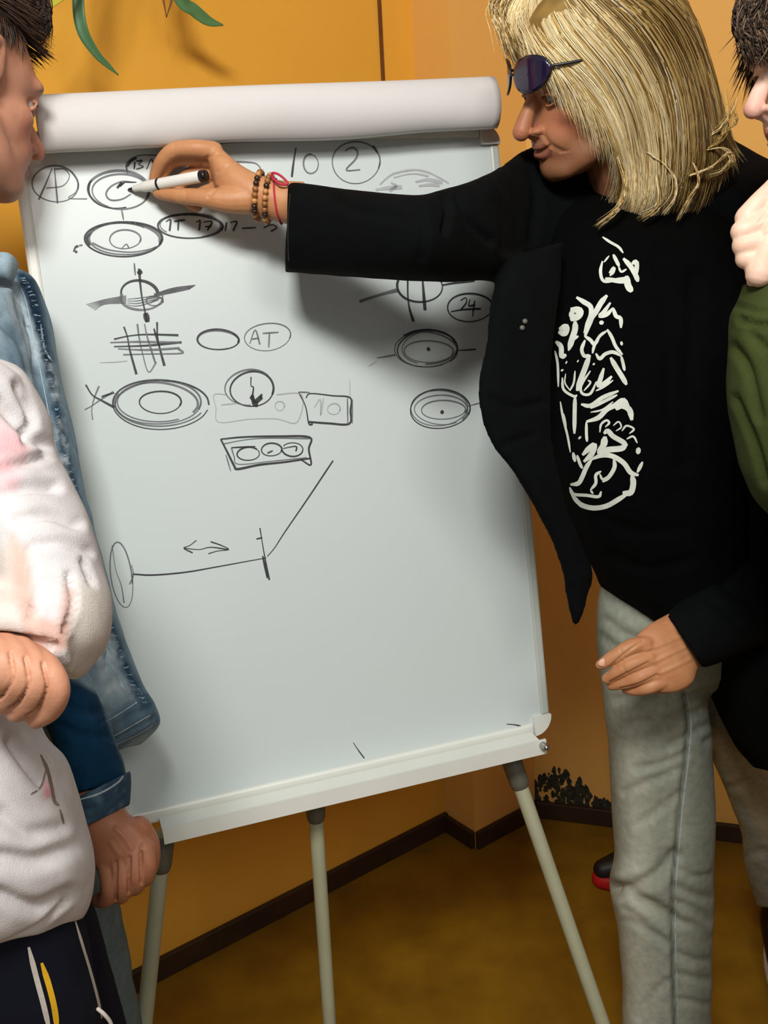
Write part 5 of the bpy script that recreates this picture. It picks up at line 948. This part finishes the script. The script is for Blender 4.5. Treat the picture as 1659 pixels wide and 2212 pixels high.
for st_ in ([(1612, 470, r0-.012, .0115), (1640, 438, r0-.014, .0108), (1668, 408, r0-.008, .0098), (1690, 380, r0, .0085)], [(1604, 500, r0-.014, .012), (1645, 480, r0-.018, .011), (1680, 460, r0-.014, .010), (1700, 450, r0-.004, .009)], [(1606, 530, r0-.014, .0115), (1648, 520, r0-.018, .0108), (1684, 506, r0-.014, .0098), (1702, 500, r0-.002, .0085)], [(1612, 558, r0-.012, .011), (1652, 556, r0-.016, .0102), (1684, 548, r0-.012, .0092), (1700, 545, r0, .008)], [(1640, 590, r0-.014, .014), (1664, 500, r0-.022, .011), (1676, 430, r0-.018, .009)]): hr.add(*pchain(st_, k=5, n=16))
hr = hr.remesh(.0016, 5); creases(hr, [([(1640, 478), (1662, 455)], 5, .0014), ([(1645, 512), (1668, 500)], 5, .0014)])
full = MB(); full.v = bd.v; full.f = bd.f; full.mi = bd.mi; full.join(hd4); full.join(hr); hx = relaxed_hand(J['wrR'], J['wrR']-J['elbR'], FW); full.join(hx)
o = full.build('body', M_skin, oli); paint(o, np.concatenate([np.tile(lin('#E4C0A8'), (len(bd.v), 1)), skin_col(L4, '#EFCDBC', lip='#C07468', brow='#2A1C14'), hand_col(hr, '#F0D2BC', '#E4B8A0'), hand_col(hx, '#F0D2BC', '#E4B8A0')]))
eyes(RC, RM, RS, oli, '#3A2A1C')
hc = MB(); hc.add(*ell(TR((0, -.018, .040)), (.084*RS, .104*RS, .090*RS), RM, 28, 18)); hc = hc.remesh(.004, 2); V = hc.arr(); Lc = (V-RC)@RM/RS; keep = Lc[:, 2] > (-.01+np.clip((Lc[:, 1]-.0)*.55, -.07, .05)); F = [f for f in hc.f if all(keep[i] for i in f)]
h2_ = MB(); h2_.v = V; h2_.f = F; h2_.mi = [0]*len(F); o = h2_.build('hair_cap', M_hair, oli); paint(o, np.tile(lin('#2C2018'), (len(V), 1)))
rn = random.Random(21); ST = []; N_ = hc.normals(); idx = [i for i in range(len(V)) if keep[i]]
for _ in range(1800):
    i = idx[rn.randrange(len(idx))]; p0 = V[i]; flow = nrm(RM@np.array([0, .3, -1.])); ln = .05*rn.uniform(.6, 1.2); dr = nrm(N_[i]*.25+flow+np.array([rn.gauss(0, .12) for _ in range(3)])); ST.append(np.array([p0+N_[i]*.004+dr*ln*t for t in np.linspace(0, 1, 5)]))
for _ in range(420):
    a = (rn.uniform(1600, 1720), -60); b = (rn.uniform(1586, 1650), rn.uniform(10, 50)); e = (b[0]+rn.uniform(10, 50), rn.uniform(90, 150)); ST.append(np.array([P(x, y, .985+.02*rn.random()) for x, y in cr([a, b, ((b[0]+e[0])/2-5, (b[1]+e[1])/2), e], 5)]))
tag(strand_mesh(ST, [.0010]*len(ST), [lin(rn.choice(('#2A1E16', '#3E2E22', '#1E1610', '#5A4634', '#6E5844'))) for _ in ST], 'hair', oli), 'dark brown fringe falling to the brow', kind='stuff')
os_ = MB()
os_.add(*loft([(1606, 612, 1722, 606, 1.0, .036, .036), (1600, 645, 1730, 645, 1.0, .042, .042), (1582, 692, 1746, 690, 1.0, .050, .050), (1578, 780, 1762, 780, 1.005, .054, .054), (1577, 880, 1778, 880, 1.01, .056, .056), (1597, 980, 1794, 975, 1.015, .056, .056), (1636, 1068, 1806, 1040, 1.02, .054, .054), (1680, 1120, 1810, 1085, 1.03, .045, .045)], n=40, k=5, cap=(0, .015)))
os_.add(*loft([(1690, 1090, 1840, 1060, 1.03, .052, .052), (1720, 950, 1870, 950, 1.035, .055, .055), (1735, 800, 1890, 800, 1.04, .06, .06), (1750, 660, 1900, 640, 1.05, .062, .062)], n=36, k=5, cap=(.01, .01)))
os_.add(*loft([(1800, 600, 1960, 590, 1.10, .05, .05), (1760, 640, 2080, 640, 1.11, .09, .09), (1750, 800, 2100, 800, 1.12, .11, .11), (1755, 1100, 2100, 1100, 1.13, .11, .11), (1750, 1400, 2110, 1400, 1.15, .11, .11), (1750, 1560, 2110, 1560, 1.16, .11, .11)], n=40, k=5))
os_.add(*chain([J['shR'], J['elbR'], J['wrR']-(J['wrR']-J['elbR'])*.1], [.068, .056, .046], n=20)); os_.add(*chain([J['shL']+np.array([.02, 0, 0]), J['neckb'], J['shR']], [.062, .075, .066], n=20)); os_.add(*chain([J['neckb']-np.array([0, 0, .02]), J['neckb']+np.array([0, 0, .05])], [.085, .064], n=24)); os_.add(*chain([J['neckb']-np.array([0, 0, .03]), J['chest'], J['waist'], J['pelvis']], [.095, .12, .115, .12], n=24))
os_ = os_.remesh(.0045, 4)
creases(os_, [([(1600, 690), (1650, 705), (1700, 690)], 10, .006), ([(1590, 660), (1640, 672), (1690, 665)], 8, .005), ([(1585, 750), (1620, 800), (1640, 900)], 14, .006), ([(1590, 860), (1620, 940), (1655, 1040)], 12, .006), ([(1620, 720), (1660, 760)], 12, .005)]); wrinkle(os_, .003, .07, 15)
V = os_.arr(); o = os_.build('sweatshirt', M_cloth, oli); paint(o, mixc(np.tile(lin('#3A4420'), (len(V), 1)), .4*nz(V, .05, 4), '#4A5428'))
ot = MB()
for s in 'RL': ot.add(*chain([J['hip'+s]+np.array([0, 0, .08]), J['hip'+s], J['knee'+s], J['ankle'+s]], [.09, .088, .068, .056], n=24))
ot = ot.remesh(.006, 4); o = ot.build('trousers', M_cloth, oli); paint(o, np.tile(lin('#1C1E26'), (len(ot.v), 1)))
for s in 'RL': shoe(J['ankle'+s], (-.9, .3), M_shoe, oli)

# ------------------------------------------------------------------ red shoe behind the man's knee
def floor_pt(u, v):
    r = P(u, v, 1)-CAM; return CAM+r*(-CAM[2]/r[2])
fp = floor_pt(1342, 1905); sh = empty('sneaker', (fp[0], fp[1], 0)); tag(sh, 'red and black sneaker on the floor behind the grey jeans', 'sneaker')
f = nrm(floor_pt(1250, 1915)-floor_pt(1352, 1903)); s_ = np.array([f[1], -f[0], 0]); z = np.array([0, 0, 1.]); A = lambda x, y, zz: np.array([fp[0], fp[1], 0])+f*x+s_*y+z*zz
mb = MB(); out = []
for zz, g in ((0, .95), (.012, 1), (.030, .98), (.034, .9)): out.append(np.array([A(-.05+.125*g*cos(t), .043*g*sin(t)*(1+.12*cos(t)), zz) for t in np.linspace(0, 2*pi, 28, endpoint=False)]))
mb.add(*rings_mesh(out)); mb.build('sole', M_red, sh)
mb = MB(); mb.add(*chain([A(-.13, 0, .06), A(-.06, 0, .058), A(0, 0, .048), A(.045, 0, .042)], [.038, .040, .036, .026])); mb.add(*chain([A(-.12, 0, .07), A(-.12, 0, .11)], [.036, .036])); r = mb.remesh(.005, 4); r.build('upper', M_shoe, sh)
for k in range(3):
    mb = MB(); mb.add(*chain([A(-.05+.022*k, -.025, .086-.008*k), A(-.045+.022*k, 0, .102-.008*k), A(-.05+.022*k, .025, .086-.008*k)], [.003]*3, n=8)); mb.build('lace', M_wst, sh)

# ------------------------------------------------------------------ plant hanging over the top left
def wd_(u, v): return float((wall_pt(u, v, A0, Wn)-CAM)@FW)
pb = wall_pt(270, -420, A0, Wn)+np.array([*Wn, 0])*.14
plant = empty('hanging_plant', pb); tag(plant, 'potted plant with long drooping strap leaves above the easel', 'plant')
mb = MB(); out = []
for zz, r in ((-.10, .055), (-.09, .06), (.0, .075), (.015, .082), (.03, .082), (.03, .074), (.015, .070)): out.append(np.array([pb+np.array([r*cos(t), r*sin(t), zz]) for t in np.linspace(0, 2*pi, 32, endpoint=False)]))
mb.add(*rings_mesh(out)); mb.build('pot', M_pot, plant)
mb = MB(); mb.add(*ell(pb+np.array([0, 0, .012]), (.068, .068, .010))); mb.build('soil', M_soil, plant)
mb = MB(); mb.add(*box(pb+np.array([*Wn, 0])*-.03+np.array([0, 0, -.108]), (.14, .11, .008), np.column_stack([[*Wd, 0], [*Wn, 0], [0, 0, 1]]), bev=.002)); o = mb.build('wall_shelf', M_base, smooth=False); tag(o, 'small dark wall shelf under the plant pot', 'shelf')
def leaf(pts, wds, mat, dofs):
    A = cr(pts, 6); W_ = cr([(w_,) for w_ in wds], 6)[:, 0]; V = []; F = []; n = len(A); D0 = [wd_(a, b)-.16+dofs for a, b in A]
    C = np.array([P(a, b, d) for (a, b), d in zip(A, D0)]); C[0] = pb+np.array([0, 0, .02]); C[1:3] = .5*C[1:3]+.5*(pb+np.array([0, 0, .05])); t = np.gradient(C, axis=0)
    for i in range(n):
        tt_ = nrm(t[i]); sd = nrm(np.cross(tt_, FW)); nn_ = np.cross(sd, tt_); h = W_[i]*.5*D0[i]/FPX
        V += [C[i]+sd*h, C[i]+sd*h*.5+nn_*h*.12, C[i]+nn_*h*.25, C[i]-sd*h*.5+nn_*h*.12, C[i]-sd*h]
    for i in range(n-1):
        for j in range(4): F.append((i*5+j, i*5+j+1, (i+1)*5+j+1, (i+1)*5+j))
    mb = MB(); mb.add(V, F); o = mb.build('leaf', mat, plant); m_ = o.modifiers.new('s', 'SOLIDIFY'); m_.thickness = .0012
leaf([(262, -420), (215, -330), (175, -160), (168, -20), (176, 60), (205, 112), (232, 140), (256, 162)], [6, 16, 24, 25, 25, 17, 11, 2], M_leaf, 0)
leaf([(280, -420), (300, -320), (335, -150), (385, -12), (420, 22), (450, 44), (482, 54)], [6, 16, 24, 28, 27, 22, 3], M_leaf, .02)
leaf([(258, -420), (225, -300), (180, -100), (140, -20), (112, 8), (84, 26)], [6, 12, 18, 18, 14, 3], M_leafy, -.04)
leaf([(275, -420), (300, -300), (335, -140), (350, -20), (359, 36)], [3, 5, 6, 5, 1], M_stem, .03)
leaf([(278, -420), (320, -300), (370, -140), (373, -20), (359, 38)], [3, 5, 6, 5, 1], M_stem, .03)
leaf([(270, -420), (200, -400), (60, -330), (-40, -220)], [6, 20, 22, 3], M_leaf, -.05)
leaf([(275, -420), (350, -400), (470, -330), (560, -200)], [6, 20, 22, 3], M_leaf, -.03)
